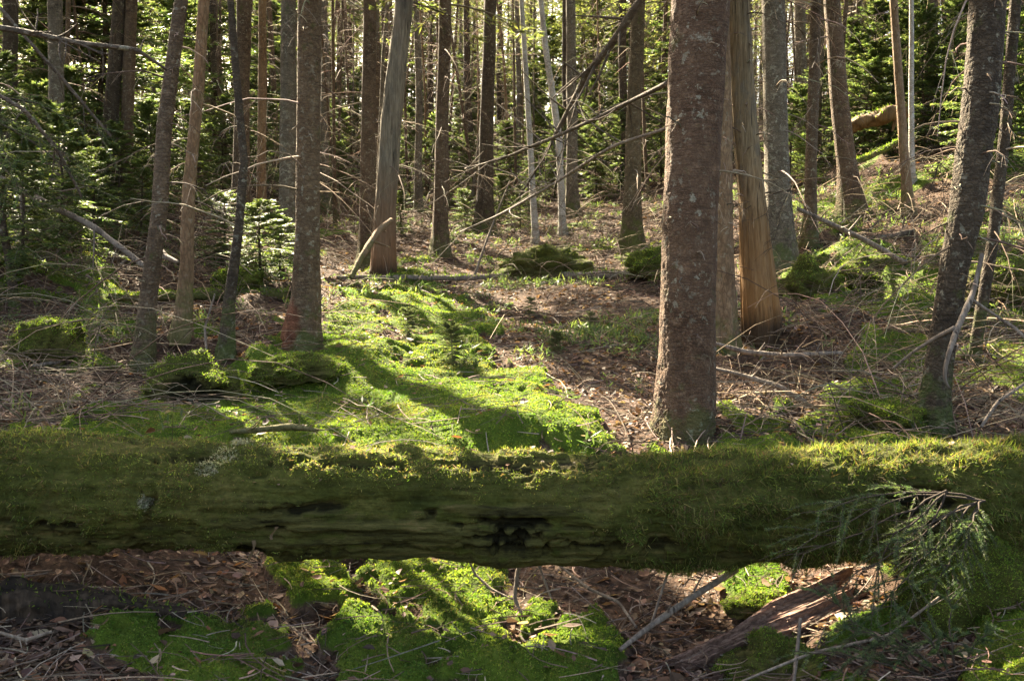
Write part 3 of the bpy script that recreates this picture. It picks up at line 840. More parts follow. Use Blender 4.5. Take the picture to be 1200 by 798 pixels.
def crown_mesh(name, axis, hb, ht, L0, nb=90, nodes=9, sub=3, qlen=0.10, qwid=0.03, droop=0.35, seed=0, world0=None, cull=False,
               fine=0, cols=NEEDLE, flat=0.25, wood=True, tw=0.45, lmin=0.12, rise=0.25):
    """conifer crown: branches in loose whorls, flat sprays of needle-clad twigs along each"""
    g = np.random.default_rng(1000 + seed)
    axis = np.asarray(axis, float)
    u = (np.arange(nb) + g.random(nb)) / nb
    hgt = hb + (ht - hb) * u ** 0.9
    az = np.arange(nb) * 2.39996 + g.normal(0, 0.5, nb)
    L = L0 * (1 - u) ** 0.75 * g.uniform(0.55, 1.15, nb) + lmin
    o = np.stack([np.interp(hgt, axis[:, 2], axis[:, 0]), np.interp(hgt, axis[:, 2], axis[:, 1]), hgt], 1)
    hd = np.stack([np.cos(az), np.sin(az), np.zeros(nb)], 1)
    side = np.stack([-np.sin(az), np.cos(az), np.zeros(nb)], 1)
    el = rise * (u * 2.2 - 0.5) + g.normal(0, 0.10, nb)
    dr = droop * g.uniform(0.6, 1.3, nb) * (1.1 - u)
    wob = g.normal(0, 0.15, nb)
    def bp(t):  # (nb,k,3)
        return (o[:, None] + hd[:, None] * (L[:, None] * t)[..., None] + side[:, None] * (L[:, None] * wob[:, None] * t * t)[..., None]
                + np.array([0, 0, 1.0]) * ((el[:, None] * t - dr[:, None] * t * t * (1 - 0.35 * t)) * L[:, None])[..., None])
    mb = MB()
    if wood:
        t = np.linspace(0, 1, 6)[None].repeat(nb, 0)
        pth = bp(t)
        rad = (0.004 + 0.011 * L)[:, None] * np.linspace(1, 0.25, 6)
        if cull and world0 is not None:
            ok = ~in_sun_path((pth[:, 3] + world0)) if nb else None
            pth, rad = pth[ok], rad[ok]
        V, q = tubes(pth, rad, 3); mb.add(V, q, 1, np.repeat(palette(len(pth), TWIGC, 0.2) * 0.7, 18, 0))
    # side twigs
    t = (np.arange(nodes)[None] + g.random((nb, nodes))) / nodes * 0.86 + 0.14
    base = bp(t); tip = bp(np.minimum(t + 0.06, 1.08)); bd = norm(tip - base)
    P_, D_, U_, LL = [], [], [], []
    for sgn in (-1, 1):
        ang = g.uniform(0.7, 1.15, (nb, nodes))
        sd = np.cross(np.array([0, 0, 1.0]), bd) * sgn
        dd = norm(bd * np.cos(ang)[..., None] + sd * np.sin(ang)[..., None] + g.normal(0, flat, (nb, nodes, 3)) * np.array([0.4, 0.4, 1.0]) - np.array([0, 0, 0.10]))
        tl = (L[:, None] * tw * (1.08 - t) * g.uniform(0.5, 1.2, (nb, nodes))).clip(0.05, 0.6)
        for k in range(sub):
            f = (k + 0.1 * g.random()) / sub
            pp = base + dd * (tl * f)[..., None]
            d2 = norm(dd + g.normal(0, 0.28, dd.shape) * np.array([1, 1, 0.6]) + bd * 0.2)
            P_.append(pp.reshape(-1, 3)); D_.append(d2.reshape(-1, 3)); LL.append(np.maximum(tl / sub * 1.35, qlen * 0.6).ravel())
            # two short side sprays
            for sg in (-1, 1):
                d3 = norm(d2 * 0.75 + np.cross(np.array([0, 0, 1.0]), d2) * sg * 0.75 + g.normal(0, 0.15, dd.shape))
                P_.append(pp.reshape(-1, 3)); D_.append(d3.reshape(-1, 3)); LL.append(np.full(nb * nodes, qlen) * g.uniform(0.6, 1.2, nb * nodes))
    P_.append(base.reshape(-1, 3)); D_.append(bd.reshape(-1, 3)); LL.append(np.full(nb * nodes, qlen * 1.2))
    p = np.concatenate(P_); d = np.concatenate(D_); l = np.concatenate(LL)
    up = norm(np.array([0, 0, 1.0]) + g.normal(0, 0.45, p.shape))
    if cull and world0 is not None:
        ok = ~in_sun_path(p + d * l[:, None] * 0.5 + world0)
        p, d, l, up = p[ok], d[ok], l[ok], up[ok]
    c = palette(len(p), cols, 0.22)
    if fine:
        V, f, C = needles(p, d, up, l, c, per=fine)
        mb.add(V, f, 0, C)
        Vt, qt = tubes(np.stack([p, p + d * l[:, None]], 1), np.full((len(p), 2), 0.0011), 3)
        mb.add(Vt, qt, 1, np.repeat(palette(len(p), TWIGC, 0.2) * 0.6, 6, 0))
    else:
        V, f, C = diamonds(p, d, up, l, qwid * g.uniform(0.7, 1.3, len(p)), c)
        mb.add(V, f, 0, C)
    return mb.mesh(name, [M['needle'], M['twig']])

def deadbranch_mesh(name, axis, rad, h0_, h1_, n, Lmin=0.3, Lmax=1.3, seed=0, droop=0.45, twigs=4, thick=1.0, S=3, cols=TWIGC, world0=None, split=False):
    """the dry lower branches of a forest conifer with their bare side twigs"""
    g = np.random.default_rng(5000 + seed)
    axis = np.asarray(axis, float)
    hgt = h0_ + (h1_ - h0_) * (np.arange(n) + g.random(n)) / n
    az = g.uniform(0, 2 * math.pi, n)
    L = g.uniform(Lmin, Lmax, n) * np.where(g.random(n) < 0.3, 0.3, 1.0)
    o = np.stack([np.interp(hgt, axis[:, 2], axis[:, 0]), np.interp(hgt, axis[:, 2], axis[:, 1]), hgt], 1)
    hd = np.stack([np.cos(az), np.sin(az), np.zeros(n)], 1); sd = np.stack([-np.sin(az), np.cos(az), np.zeros(n)], 1)
    el = g.normal(0.05, 0.25, n); dr = droop * g.uniform(0.3, 1.4, n); wob = g.normal(0, 0.25, n)
    r_at = np.interp(hgt, axis[:, 2], rad)
    N = 7
    def bp(t):
        return (o[:, None] + hd[:, None] * (r_at[:, None] * 0.6 + L[:, None] * t)[..., None] + sd[:, None] * (L[:, None] * wob[:, None] * t * t)[..., None]
                + np.array([0, 0, 1.0]) * ((el[:, None] * t - dr[:, None] * t * t) * L[:, None])[..., None])
    t = np.linspace(0, 1, N)[None].repeat(n, 0)
    mb = MB()
    if world0 is not None:
        ok = ~(in_sun_path(bp(t)[:, 3] + world0) | in_sun_path(bp(t)[:, 6] + world0))
        if ok.sum() < 3: ok[:3] = True
        o, hd, sd, L, el, dr, wob, r_at, t = o[ok], hd[ok], sd[ok], L[ok], el[ok], dr[ok], wob[ok], r_at[ok], t[ok]; n = len(o)
    pth = bp(t) + g.normal(0, 0.012, (n, N, 3)) * np.linspace(0, 1, N)[:, None]
    rr = thick * (0.0035 + 0.006 * L)[:, None] * np.linspace(1, 0.3, N)
    V, q = tubes(pth, rr, S); C1 = np.repeat(palette(n, cols, 0.2), N * S, 0); mb.add(V, q, 0, C1)
    if twigs:
        tt = g.uniform(0.2, 0.98, (n, twigs)); b = bp(tt); bd = norm(bp(np.minimum(tt + 0.05, 1.05)) - b)
        sg = np.where(g.random((n, twigs)) < 0.5, -1, 1)[..., None]
        d = norm(bd * 0.8 + np.cross(np.array([0, 0, 1.0]), bd) * sg * g.uniform(0.4, 1.1, (n, twigs, 1)) + g.normal(0, 0.3, bd.shape) - np.array([0, 0, 0.25]))
        tl = (L[:, None] * g.uniform(0.15, 0.45, (n, twigs)))[..., None]
        s = np.linspace(0, 1, 4)[None, None, :, None]
        pp = b[:, :, None] + d[:, :, None] * tl[:, :, None] * s - np.array([0, 0, 1.0]) * (tl[:, :, None] * 0.35 * s * s)
        pp = pp.reshape(-1, 4, 3)
        V, q = tubes(pp, thick * 0.0022 * np.linspace(1, 0.5, 4)[None].repeat(len(pp), 0) * g.uniform(0.7, 1.4, (len(pp), 1)), 3)
        mb.add(V, q, 0, np.repeat(palette(len(pp), cols, 0.2), 12, 0))
    if split:
        out = []
        for i in range(n):
            b1 = MB(); a, b = i * N * S, (i + 1) * N * S; fa, fb = i * (N - 1) * S, (i + 1) * (N - 1) * S
            b1.add(mb.V[0][a:b], mb.F[0][fa:fb] - a, 0, mb.C[0][a:b])
            if twigs:
                a, b = i * twigs * 12, (i + 1) * twigs * 12; fa, fb = i * twigs * 9, (i + 1) * twigs * 9
                b1.add(mb.V[1][a:b], q[fa:fb] - a, 0, mb.C[1][a:b])
            out.append(b1.mesh(name, [M['twig']], smooth=True))
        return out
    return mb.mesh(name, [M['twig']], smooth=True)

make_brush()
TREES = []
def hero(label, pts, mat, name='spruce_tree', cat='tree', D=None, height=13.0, crown=True, hb=4.0, L0=1.5, nbranch=30, seg=None, rough=0.05,
         flare=0.8, roots=5, broken=False, bL=(0.3, 1.1), bh=(0.9, None), thick=1.0, step=None, flute=0.0):
    """a tree whose trunk follows the photograph's centre line; pts = (px, py, width px), foot first"""
    if D is None:
        b = G(pts[0][0], pts[0][1]); D = b[1]
    else:
        b = P(pts[0][0], pts[0][1], D); b[2] = ground_h(b[:1], b[1:2])[0]
    w3 = np.array([P(px, py, D) for px, py, w in pts])
    rad = np.array([w / 2 / F * D for px, py, w in pts])
    loc = np.array([w3[0, 0], w3[0, 1], b[2]])
    pl = w3 - loc
    pl[0, 2] = -0.06
    slope = (pl[-1] - pl[-2]) / max(1e-6, (pl[-1, 2] - pl[-2, 2]))
    if height > pl[-1, 2] + 0.5:
        ext = [pl[-1] + slope * dz * (0.6 ** k) for k, dz in enumerate([(height - pl[-1, 2]) * 0.5])]
        zt = height
        mid = pl[-1] + slope * (zt - pl[-1, 2]) * 0.4 * 0.7; mid[2] = pl[-1, 2] + (zt - pl[-1, 2]) * 0.4
        top = mid + slope * (zt - mid[2]) * 0.4; top[2] = zt
        pl = np.vstack([pl, mid, top])
        rad = np.concatenate([rad, [rad[-1] * 0.66, 0.012]])
    near = D < 12
    root = thing(name, loc, label, cat)
    sd = len(TREES) * 7 + 3
    seg = seg or (150 if D < 7 else 72 if near else 16)
    step = step or (0.009 if D < 7 else 0.018 if near else 0.15)
    link('trunk', trunk_mesh('trunk', pl, rad, M[mat], seg, step, rough, flare, roots, sd, broken, flute), root)
    if nbranch:
        h1 = bh[1] or min(height * 0.8, hb + 1.5)
        for me_ in deadbranch_mesh('dead_branch', pl, rad, bh[0], h1, int(nbranch * (1.0 if D < 8 else 1.7)), bL[0], bL[1] * (1.0 if D < 11 else 1.35), sd, thick=thick, twigs=6, S=4 if near else 3, world0=loc, split=True): link('dead_branch', me_, root)
    if D < 9.5 and rad[0] > 0.07:
        
        for me_ in deadbranch_mesh('branch_stub', pl, rad * 1.05, 0.25, 3.2, 40, 0.04, 0.22, sd + 500, twigs=1, thick=1.6, S=5, split=True): link('branch_stub', me_, root)
    if crown:
        link('crown', crown_mesh('crown', pl, hb, height + 0.15, L0, nb=90, nodes=8, sub=3, qlen=0.13, qwid=0.030, seed=sd, world0=loc, cull=True), root)
    TREES.append((loc, D))
    return root, loc, pl, rad
print('setup done')

# ------------------------------------------------------------------ the trees one can tell apart
hero('big reddish brown spruce with lichen blotches just behind the mossy log', [(799, 507, 68), (804, 400, 64), (808, 250, 63), (815, 120, 63), (822, 0, 65)],
     'redbark', height=16, hb=4.2, nbranch=34, flare=0.12, bL=(0.25, 0.9), bh=(1.1, 5.5))
hero('mid sized brown spruce with a raw red wound at its mossy foot', [(350, 415, 43), (353, 385, 37), (358, 345, 31), (361, 260, 27), (362, 150, 26.5), (363, 0, 26)],
     'wounded', height=14, hb=4.5, nbranch=36, flare=0.4, bh=(1.3, 5))
hero('dark slim spruce leaning right, foot beside the black root hollow', [(165, 432, 23), (172, 360, 20), (187, 250, 18), (193, 150, 17), (202, 80, 16), (213, 0, 15)],
     'spruce', height=10, hb=4, L0=1.1, nbranch=26, flare=0.5, bh=(0.8, 4.6), bL=(0.2, 0.7))
hero('slim orange brown trunk close beside the dark leaning spruce', [(211, 395, 20), (219, 310, 15), (222, 220, 14), (233, 110, 13), (240, 0, 12)],
     'orange', height=10, hb=4.4, L0=1.1, nbranch=22, flare=0.5, bh=(0.9, 4.8), bL=(0.2, 0.7))
hero('thin crooked dark sapling trunk growing out of the root mound', [(264, 420, 20), (268, 360, 13), (280, 270, 10), (286, 190, 9), (276, 80, 8), (270, 0, 7)],
     'dark', height=7, hb=3.6, L0=0.8, nbranch=26, flare=0.4, bh=(0.7, 4.2), bL=(0.2, 0.8))
hero('dark upright trunk at left with a sunlit rim, taller of the close pair', [(128, 236, 19), (130, 140, 17), (140, 0, 15)], 'dark', hb=4.5, nbranch=26)
hero('brown trunk standing just right of the dark rimmed trunk at left', [(147, 238, 16), (149, 140, 14), (154, 0, 13)], 'spruce', hb=4.6, nbranch=26)
hero('pale greyish straight trunk behind the dim young firs at left', [(66, 252, 18), (66, 100, 17), (65, 0, 16)], 'grey', D=12.8, hb=4.6, nbranch=26)
hero('dark trunk at the left edge against bright gaps of sky', [(10, 235, 18), (11, 120, 17), (12, 0, 16)], 'dark', hb=4.8, nbranch=24)
hero('thin bent sapling trunk at the left edge above the mossy hump', [(18, 358, 11), (10, 300, 9), (-2, 240, 8), (-12, 150, 7), (-14, 0, 6)],
     'dark', height=6, hb=3.5, L0=0.7, nbranch=14, flare=0.3)
hero('grey smooth barkless snag with rotten orange foot and broken side stick', [(448, 300, 29), (450, 250, 25), (459, 130, 24), (466, 60, 22), (473, 0, 20)],
     'greysnag', name='dead_snag', D=14, height=7.5, crown=False, nbranch=14, hb=5, flare=0.15, bh=(0.8, 6), bL=(0.3, 1.0), seg=72, step=0.065, flute=0.06)
hero('brown trunk partly hidden at the left of the grey barkless snag', [(431, 292, 19), (431, 150, 17), (433, 0, 15)], 'spruce', D=15.5, hb=4, nbranch=30)
hero('dark slim spruce between the grey snag and the clearing', [(516, 285, 17), (518, 150, 15), (522, 0, 14)], 'spruce', D=16.5, hb=3.6, nbranch=40)
hero('straight dark spruce with clear trunk right of the clearing centre', [(567, 262, 19), (570, 130, 16), (575, 0, 14)], 'dark', D=20, hb=4.2, nbranch=36)
hero('thin greyish spruce in the middle distance right of the mossy boulder', [(671, 252, 14), (670, 120, 12), (669, 0, 11)], 'grey', D=22, hb=4.5, nbranch=36)
hero('spruce with mossy green foot left of the big reddish spruce', [(741, 292, 22), (742, 150, 17), (748, 0, 16)], 'mossbark', D=16, hb=4.2, nbranch=40)
hero('stripped orange tan snag with vertical grain and pale sunlit edge', [(892, 397, 40), (892, 372, 44), (888, 320, 41), (884, 260, 35), (878, 200, 30), (871, 130, 29), (865, 0, 26)],
     'snag', name='dead_snag', height=7.5, crown=False, nbranch=10, flare=0.12, roots=4, rough=0.05, bh=(1.6, 5), bL=(0.2, 0.6), seg=110, step=0.065, flute=0.07)
hero('mossy brown trunk squeezed between big reddish spruce and stripped snag', [(848, 394, 28), (847, 300, 25), (846, 150, 22), (843, 0, 20)], 'orange', D=8.4, hb=4.5, nbranch=18)
hero('grey flaky barked tree right behind the stripped snag', [(912, 318, 34), (910, 200, 28), (908, 80, 27), (906, 0, 26)], 'grey', hb=4.5, nbranch=34)
hero('slim grey brown trunk between flaky tree and left leaning trunk', [(949, 285, 15), (952, 150, 13), (956, 0, 12)], 'spruce', hb=4.2, nbranch=30)
hero('grey brown trunk leaning left with a dark red foot', [(1001, 262, 27), (994, 200, 22), (981, 100, 20), (974, 0, 18)], 'spruce', hb=4.6, nbranch=26)
hero('thin tan trunk beside the broken orange log end', [(1065, 252, 12), (1058, 150, 10), (1047, 0, 9)], 'orange', hb=4.4, L0=1.0, nbranch=26)
hero('very thin whitish birch stem right of the thin tan trunk', [(1069, 215, 7), (1068, 100, 6), (1068, 0, 5)], 'pale', name='birch_tree', hb=5, L0=1.0, nbranch=12)
hero('large dark lichen flecked tree leaning right behind the log', [(1091, 508, 36), (1099, 450, 30), (1107, 390, 29), (1120, 310, 33), (1134, 250, 39), (1148, 130, 40), (1158, 0, 39)],
     'dark', height=14, hb=4.4, nbranch=40, flare=0.4, bh=(0.9, 5), bL=(0.2, 0.8))
hero('thin dark trunk at the right edge behind the large dark tree', [(1140, 420, 13), (1162, 290, 13), (1178, 150, 12), (1190, 0, 12)], 'dark', height=9, hb=4.4, L0=1.0, nbranch=26, flare=0.3, bL=(0.3, 1.0))
hero('brown trunk in shade just left of the wounded spruce', [(336, 285, 22), (337, 150, 19), (338, 0, 17)], 'grey', D=14.5, hb=4.2, nbranch=34)
hero('reddish brown trunk seen behind the crooked dark sapling', [(283, 265, 22), (284, 140, 18), (285, 0, 16)], 'spruce', D=16.5, hb=4.2, nbranch=30)
hero('thin trunk with a bright sunlit edge behind the sunlit fir', [(306, 262, 11), (307, 130, 10), (308, 0, 9)], 'orange', D=18, hb=4.2, nbranch=26)
hero('thin pale forked stem in the centre behind the mossy boulder', [(628, 285, 8), (622, 180, 7), (616, 80, 6), (611, 0, 5)], 'pale', name='birch_tree', D=18, hb=5.5, L0=0.9, nbranch=16)
hero('thin pale stem leaning left right of the pale forked stem', [(660, 262, 8), (655, 160, 8), (640, 60, 7), (634, 0, 6)], 'pale', name='birch_tree', D=19, hb=5.5, L0=0.9, nbranch=16)

# ------------------------------------------------------------------ forest behind and around
def make_variant(k, far=False):
    g = np.random.default_rng(300 + k)
    hgt = g.uniform(11, 16); lean = g.normal(0, 0.02, 2)
    zz = np.array([-0.3, 1, 3, 6, 9, hgt])
    path = np.stack([lean[0] * zz + 0.06 * np.sin(zz * 0.7 + k), lean[1] * zz, zz], 1)
    r = g.uniform(0.075, 0.125) * np.array([1.25, 1, 0.93, 0.75, 0.5, 0.1])
    mat = M[['spruce', 'grey', 'dark', 'spruce', 'mossbark', 'grey'][k % 6]]
    hb = (g.uniform(1.0, 3.0) if k % 2 else g.uniform(4.0, 7.0)) if far else g.uniform(4.0, 8.0)
    return dict(trunk=trunk_mesh('trunk', path, r, mat, 12, 0.2, 0.06, 0.4, 5, k),
                dead=deadbranch_mesh('dead_branches', path, r, 0.4, max(hb + 2.0, 7), 100, 0.4, 1.8, 50 + k, thick=1.3),
                crown=crown_mesh('crown', path, hb, hgt + 0.1, g.uniform(1.3, 1.9), nb=(80 if k % 2 else 60) if far else 50, nodes=8, sub=3, qlen=0.13, qwid=0.024, seed=60 + k),
                path=path, hb=hb, hgt=hgt, r=r)
VAR = [make_variant(k) for k in range(8)]
FARVAR = [make_variant(20 + k, True) for k in range(6)]

def place_forest():
    g = np.random.default_rng(99)
    pts = [(t[0][0], t[0][1]) for t in TREES]
    cand = []
    for _ in range(9000):
        y = g.uniform(3.0, 62); x = g.uniform(-30, 30)
        fr = abs(x) < y * 0.51 * 1.08 + 0.3
        if fr and y < 19: continue
        if fr and abs(x + 0.02 * y) < 2.0 and y < 24: continue
        if not fr and (abs(x) > 0.51 * y + 17): continue
        if y < 6 and abs(x) < 5.5: continue
        sp = 1.25 + 0.025 * y if fr else 2.3
        zb = 1.5 + 0.06 * max(0, y - 10)
        axp = np.array([[x, y, zb + h] for h in np.arange(-1, 16, 0.5)])
        d = axp[:, None] - TP[None, :NKEY]; t = d @ SUNDIR; r2 = (d * d).sum(-1) - t * t
        if ((t > 0.4) & (r2 < 0.35 ** 2)).any(0).sum() > (3 if y < 35 else 8): continue
        if all((x - a) ** 2 + (y - b) ** 2 > sp * sp for a, b in pts):
            pts.append((x, y)); cand.append((x, y, fr))
    cand.sort(key=lambda c: c[1])
    vis = [c for c in cand if c[2]]; off = [c for c in cand if not c[2]]
    print('forest', len(vis), len(off))
    nearv = [c for c in vis if c[1] <= 36]; farv = [c for c in vis if c[1] > 36]
    vis = [nearv[i] for i in sorted(g.permutation(len(nearv))[:80])] + [farv[i] for i in sorted(g.permutation(len(farv))[:200])]
    print(len(nearv), len(farv))
    off = [c for c in off if c[1] < 32 and -16 < c[0] + 0.3 * c[1] < 8 and c[1] > 7][:70]  # unseen trees added along the sun's path to shade the floor
    print('kept', len(vis), len(off))
    for x, y, fr in vis + off:
        vs = FARVAR if y > 36 and g.random() < 0.75 else VAR
        k = int(g.integers(len(vs))); v = vs[k]
        z = float(h0(np.array([x]), np.array([y]))[0])
        s = g.uniform(0.75, 1.15); rz = g.uniform(0, 6.28)
        loc = np.array([x, y, z])
        cm = v['crown']
        # crowns that reach into a sun path have twigs removed so the light passes: their own crown mesh
        axp = loc + np.array([[0, 0, h] for h in np.arange(v['hb'] * s, v['hgt'] * s, 0.8)])
        d = axp[:, None] - TP[None]; t = d @ SUNDIR; r2 = (d * d).sum(-1) - t * t
        own = ((t > 0.4) & (r2 < 3.1 ** 2)); own = bool(own[:, :NKEY].any() or own.sum() > 6)
        root = thing('spruce_tree', loc, 'slender spruce in the crowded stand at the back of the forest' if fr else 'unseen spruce added outside the frame to shade the glade', 'tree',
                     'spruces crowding the back of the forest' if fr else 'unseen spruces added to shade the glade')
        link('trunk', v['trunk'], root)
        if not own: link('dead_branches', v['dead'], root)
        if own:
            rs = np.interp(v['path'][:, 2], v['path'][:, 2], v['r']) * s
            link('dead_branches', deadbranch_mesh('dead_branches', v['path'] * s, rs, 0.6, v['hb'] * s + 1, 40, 0.4, 1.4, int(g.integers(9999)), thick=1.3, world0=loc), root)
            link('crown', crown_mesh('crown', v['path'] * s, v['hb'] * s, v['hgt'] * s, 1.6, nb=110, nodes=8, sub=3, qlen=0.13, qwid=0.030,
                                     seed=int(g.integers(9999)), world0=loc, cull=True), root)
            root.children[0].scale = (s, s, s)
            for ch in root.children: 
                if ch.name.startswith('trunk'): ch.scale = (s, s, s)
        else:
            if g.random() < (0.85 if fr else 1.0): link('crown', cm, root)
            root.rotation_euler = (0, 0, rz); root.scale = (s, s, s * g.uniform(0.95, 1.1))
place_forest()

def place_poles():
    g = np.random.default_rng(123)
    vs = []
    for k in range(4):
        hgt = g.uniform(7, 11); zz = np.array([-0.3, 1, 3, 6, hgt]); lean = g.normal(0, 0.05, 2)
        path = np.stack([lean[0] * zz + 0.05 * np.sin(zz + k), lean[1] * zz, zz], 1); r = g.uniform(0.028, 0.05) * np.array([1.3, 1, 0.9, 0.65, 0.15])
        vs.append((trunk_mesh('trunk', path, r, M[['spruce', 'orange', 'grey', 'spruce'][k]], 8, 0.3, 0.05, 0.3, 4, 80 + k),
                   deadbranch_mesh('dead_branches', path, r, 0.5, hgt - 0.5, 90, 0.3, 1.3, 90 + k, twigs=5, thick=1.0)))
    n = 0
    while n < 150:
        y = g.uniform(15, 42); x = y * 0.51 * 1.05 * g.uniform(-1, 1)
        if y < 24 and abs(x + 0.02 * y) < 2.2: continue
        z = float(h0(np.array([x]), np.array([y]))[0])
        axp = np.array([[x, y, z + h] for h in np.arange(0, 9, 0.5)])
        d = axp[:, None] - TP[None, :NKEY]; t = d @ SUNDIR; r2 = (d * d).sum(-1) - t * t
        if ((t > 0.4) & (r2 < 0.3 ** 2)).any(0).sum() > 3: continue
        root = thing('dead_pole', (x, y, z), 'thin dry pole with bare twigs among the crowded trunks behind the clearing', 'dead tree', 'thin dry poles behind the clearing')
        v = vs[n % 4]; link('trunk', v[0], root); link('dead_branches', v[1], root)
        s = g.uniform(0.8, 1.25); root.scale = (s, s, s); root.rotation_euler = (g.normal(0, 0.05), g.normal(0, 0.05), g.uniform(0, 6.28)); n += 1
place_poles()

def far_wood():
    g = np.random.default_rng(321)
    mb = MB(); n = 170
    y = g.uniform(56, 84, n); x = y * 0.51 * 1.15 * g.uniform(-1, 1, n); z = h0(x, y); hgt = g.uniform(10, 18, n)
    zz = np.linspace(0, 1, 5)
    pth = np.stack([x[:, None] + g.normal(0, 0.15, (n, 1)) * zz, y[:, None] + 0 * zz, z[:, None] - 0.3 + hgt[:, None] * zz], -1)
    V, q = tubes(pth, (g.uniform(0.07, 0.14, n))[:, None] * np.array([1.1, 1, 0.8, 0.5, 0.1]), 6)
    mb.add(V, q, 1, np.repeat(palette(n, [(0.10, 0.07, 0.045), (0.14, 0.11, 0.08), (0.07, 0.05, 0.035)], 0.2), 30, 0))
    K = 1300
    u = g.random((n, K)) ** 0.85; r = (1 - u) ** 0.8 * g.uniform(1.1, 2.1, (n, 1)) * np.sqrt(g.random((n, K))) + 0.05; a = g.uniform(0, 6.28, (n, K))
    hh = (0.08 + 0.92 * u) * hgt[:, None]
    c = np.stack([x[:, None] + r * np.cos(a), y[:, None] + r * np.sin(a), z[:, None] + hh - 0.25 * r], -1).reshape(-1, 3)
    d = norm(np.stack([np.cos(a), np.sin(a), -0.25 + 0 * a], -1).reshape(-1, 3) + g.normal(0, 0.35, (n * K, 3)))
    V, f, C = diamonds(c, d, norm(np.array([0, 0, 1.0]) + g.normal(0, 0.5, c.shape)), g.uniform(0.22, 0.5, n * K), g.uniform(0.05, 0.12, n * K), palette(n * K, NEEDLE, 0.22))
    mb.add(V, f, 0, C)
    tag(link('far_wood', mb.mesh('far_wood', [M['needle'], M['twig']])), 'far off conifer wood closing the view behind the crowded trunks', 'forest', kind='stuff')
far_wood()

# ------------------------------------------------------------------ young firs
def fir_mesh(h, seed, fine=0, q=0.06):
    g = np.random.default_rng(seed)
    ax = np.array([[0, 0, -0.05], [g.normal(0, 0.02) * h, g.normal(0, 0.02) * h, h * 0.5], [g.normal(0, 0.03) * h, 0, h]])
    nb = int(26 + 26 * min(h, 2.5))
    st = trunk_mesh('stem', ax, [0.012 * h + 0.004, 0.008 * h + 0.003, 0.002], M['dark'], 6, 0.1, 0.03, 0.2, 3, seed)
    fo = crown_mesh('foliage', ax, 0.12 * h, h, 0.42 * h ** 0.8, nb=nb, nodes=9, sub=3, qlen=q, qwid=q * 0.24, droop=0.25, seed=seed, fine=fine, flat=0.12, lmin=0.08,
                    cols=[(0.045, 0.068, 0.022), (0.066, 0.090, 0.029), (0.090, 0.112, 0.036), (0.12, 0.135, 0.048)], rise=0.45)
    return st, fo
FIRS = [fir_mesh(2.6, 701, 0, 0.09), fir_mesh(1.8, 702, 0, 0.075), fir_mesh(1.1, 703, 0, 0.055), fir_mesh(3.4, 704, 0, 0.11), fir_mesh(0.5, 705, 14, 0.045), fir_mesh(0.75, 706, 14, 0.05)]
def fir(px, py, k, s, label, group=None, D=None, rz=None, wide=1.0):
    b = G(px, py) if D is None else P(px, py, D)
    if D is not None: b[2] = ground_h(b[:1], b[1:2])[0]
    root = thing('young_fir', b, label, 'young fir', group)
    link('stem', FIRS[k][0], root); link('foliage', FIRS[k][1], root)
    root.scale = (s * wide, s * wide, s); root.rotation_euler = (random.gauss(0, 0.06), random.gauss(0, 0.06), random.uniform(0, 6.28) if rz is None else rz)
    return root
fir(306, 328, 2, 0.80, 'bright sunlit young fir just left of the wounded spruce', wide=1.5)
fir(328, 318, 2, 0.6, 'small sunlit young fir tight against the wounded spruce', wide=1.4)
fir(262, 312, 2, 0.85, 'half lit young fir behind the orange brown trunk', wide=1.4)
fir(478, 400, 5, 0.36, 'small pale fir seedling in the sunlit litter beside the moss')
fir(530, 430, 5, 0.42, 'little fir seedling at the edge of the large moss carpet')
for i, (px, py, k, s) in enumerate([(q[0], q[1], q[2], q[3] * 0.55) for q in [(690, 392, 5, 0.5), (622, 372, 5, 0.5), (650, 415, 4, 0.6)]]):
    fir(px, py, k, s, 'knee high dark fir seedling on the litter in the middle of the clearing', 'fir seedlings in the clearing')
for i, (px, py, k, s) in enumerate([(25, 330, 1, 0.8), (70, 300, 1, 0.9), (110, 290, 2, 1.1), (40, 262, 1, 1.0), (140, 262, 1, 0.8), (95, 245, 0, 0.8), (5, 290, 0, 0.8), (165, 280, 2, 1.0), (60, 235, 0, 0.9), (185, 250, 1, 0.9)]):
    fir(px, py, k, s, 'shaded bluish green young fir on the left bank', 'young firs on the left bank')
for i, (px, py, k, s) in enumerate([(1010, 190, 1, 1.2), (1040, 185, 0, 1.0), (1085, 180, 0, 1.0), (1020, 165, 0, 1.1), (1110, 170, 0, 1.0), (1150, 200, 1, 1.1), (1185, 190, 0, 0.9), (960, 200, 0, 0.9), (985, 175, 3, 0.8), (1060, 150, 3, 0.9), (1130, 150, 3, 0.8), (1190, 150, 3, 0.9), (925, 220, 1, 1.0), (1005, 130, 3, 1.0)]):
    fir(px, py, k, s, 'sunlit yellow green young fir on the right slope', 'young firs on the right slope')
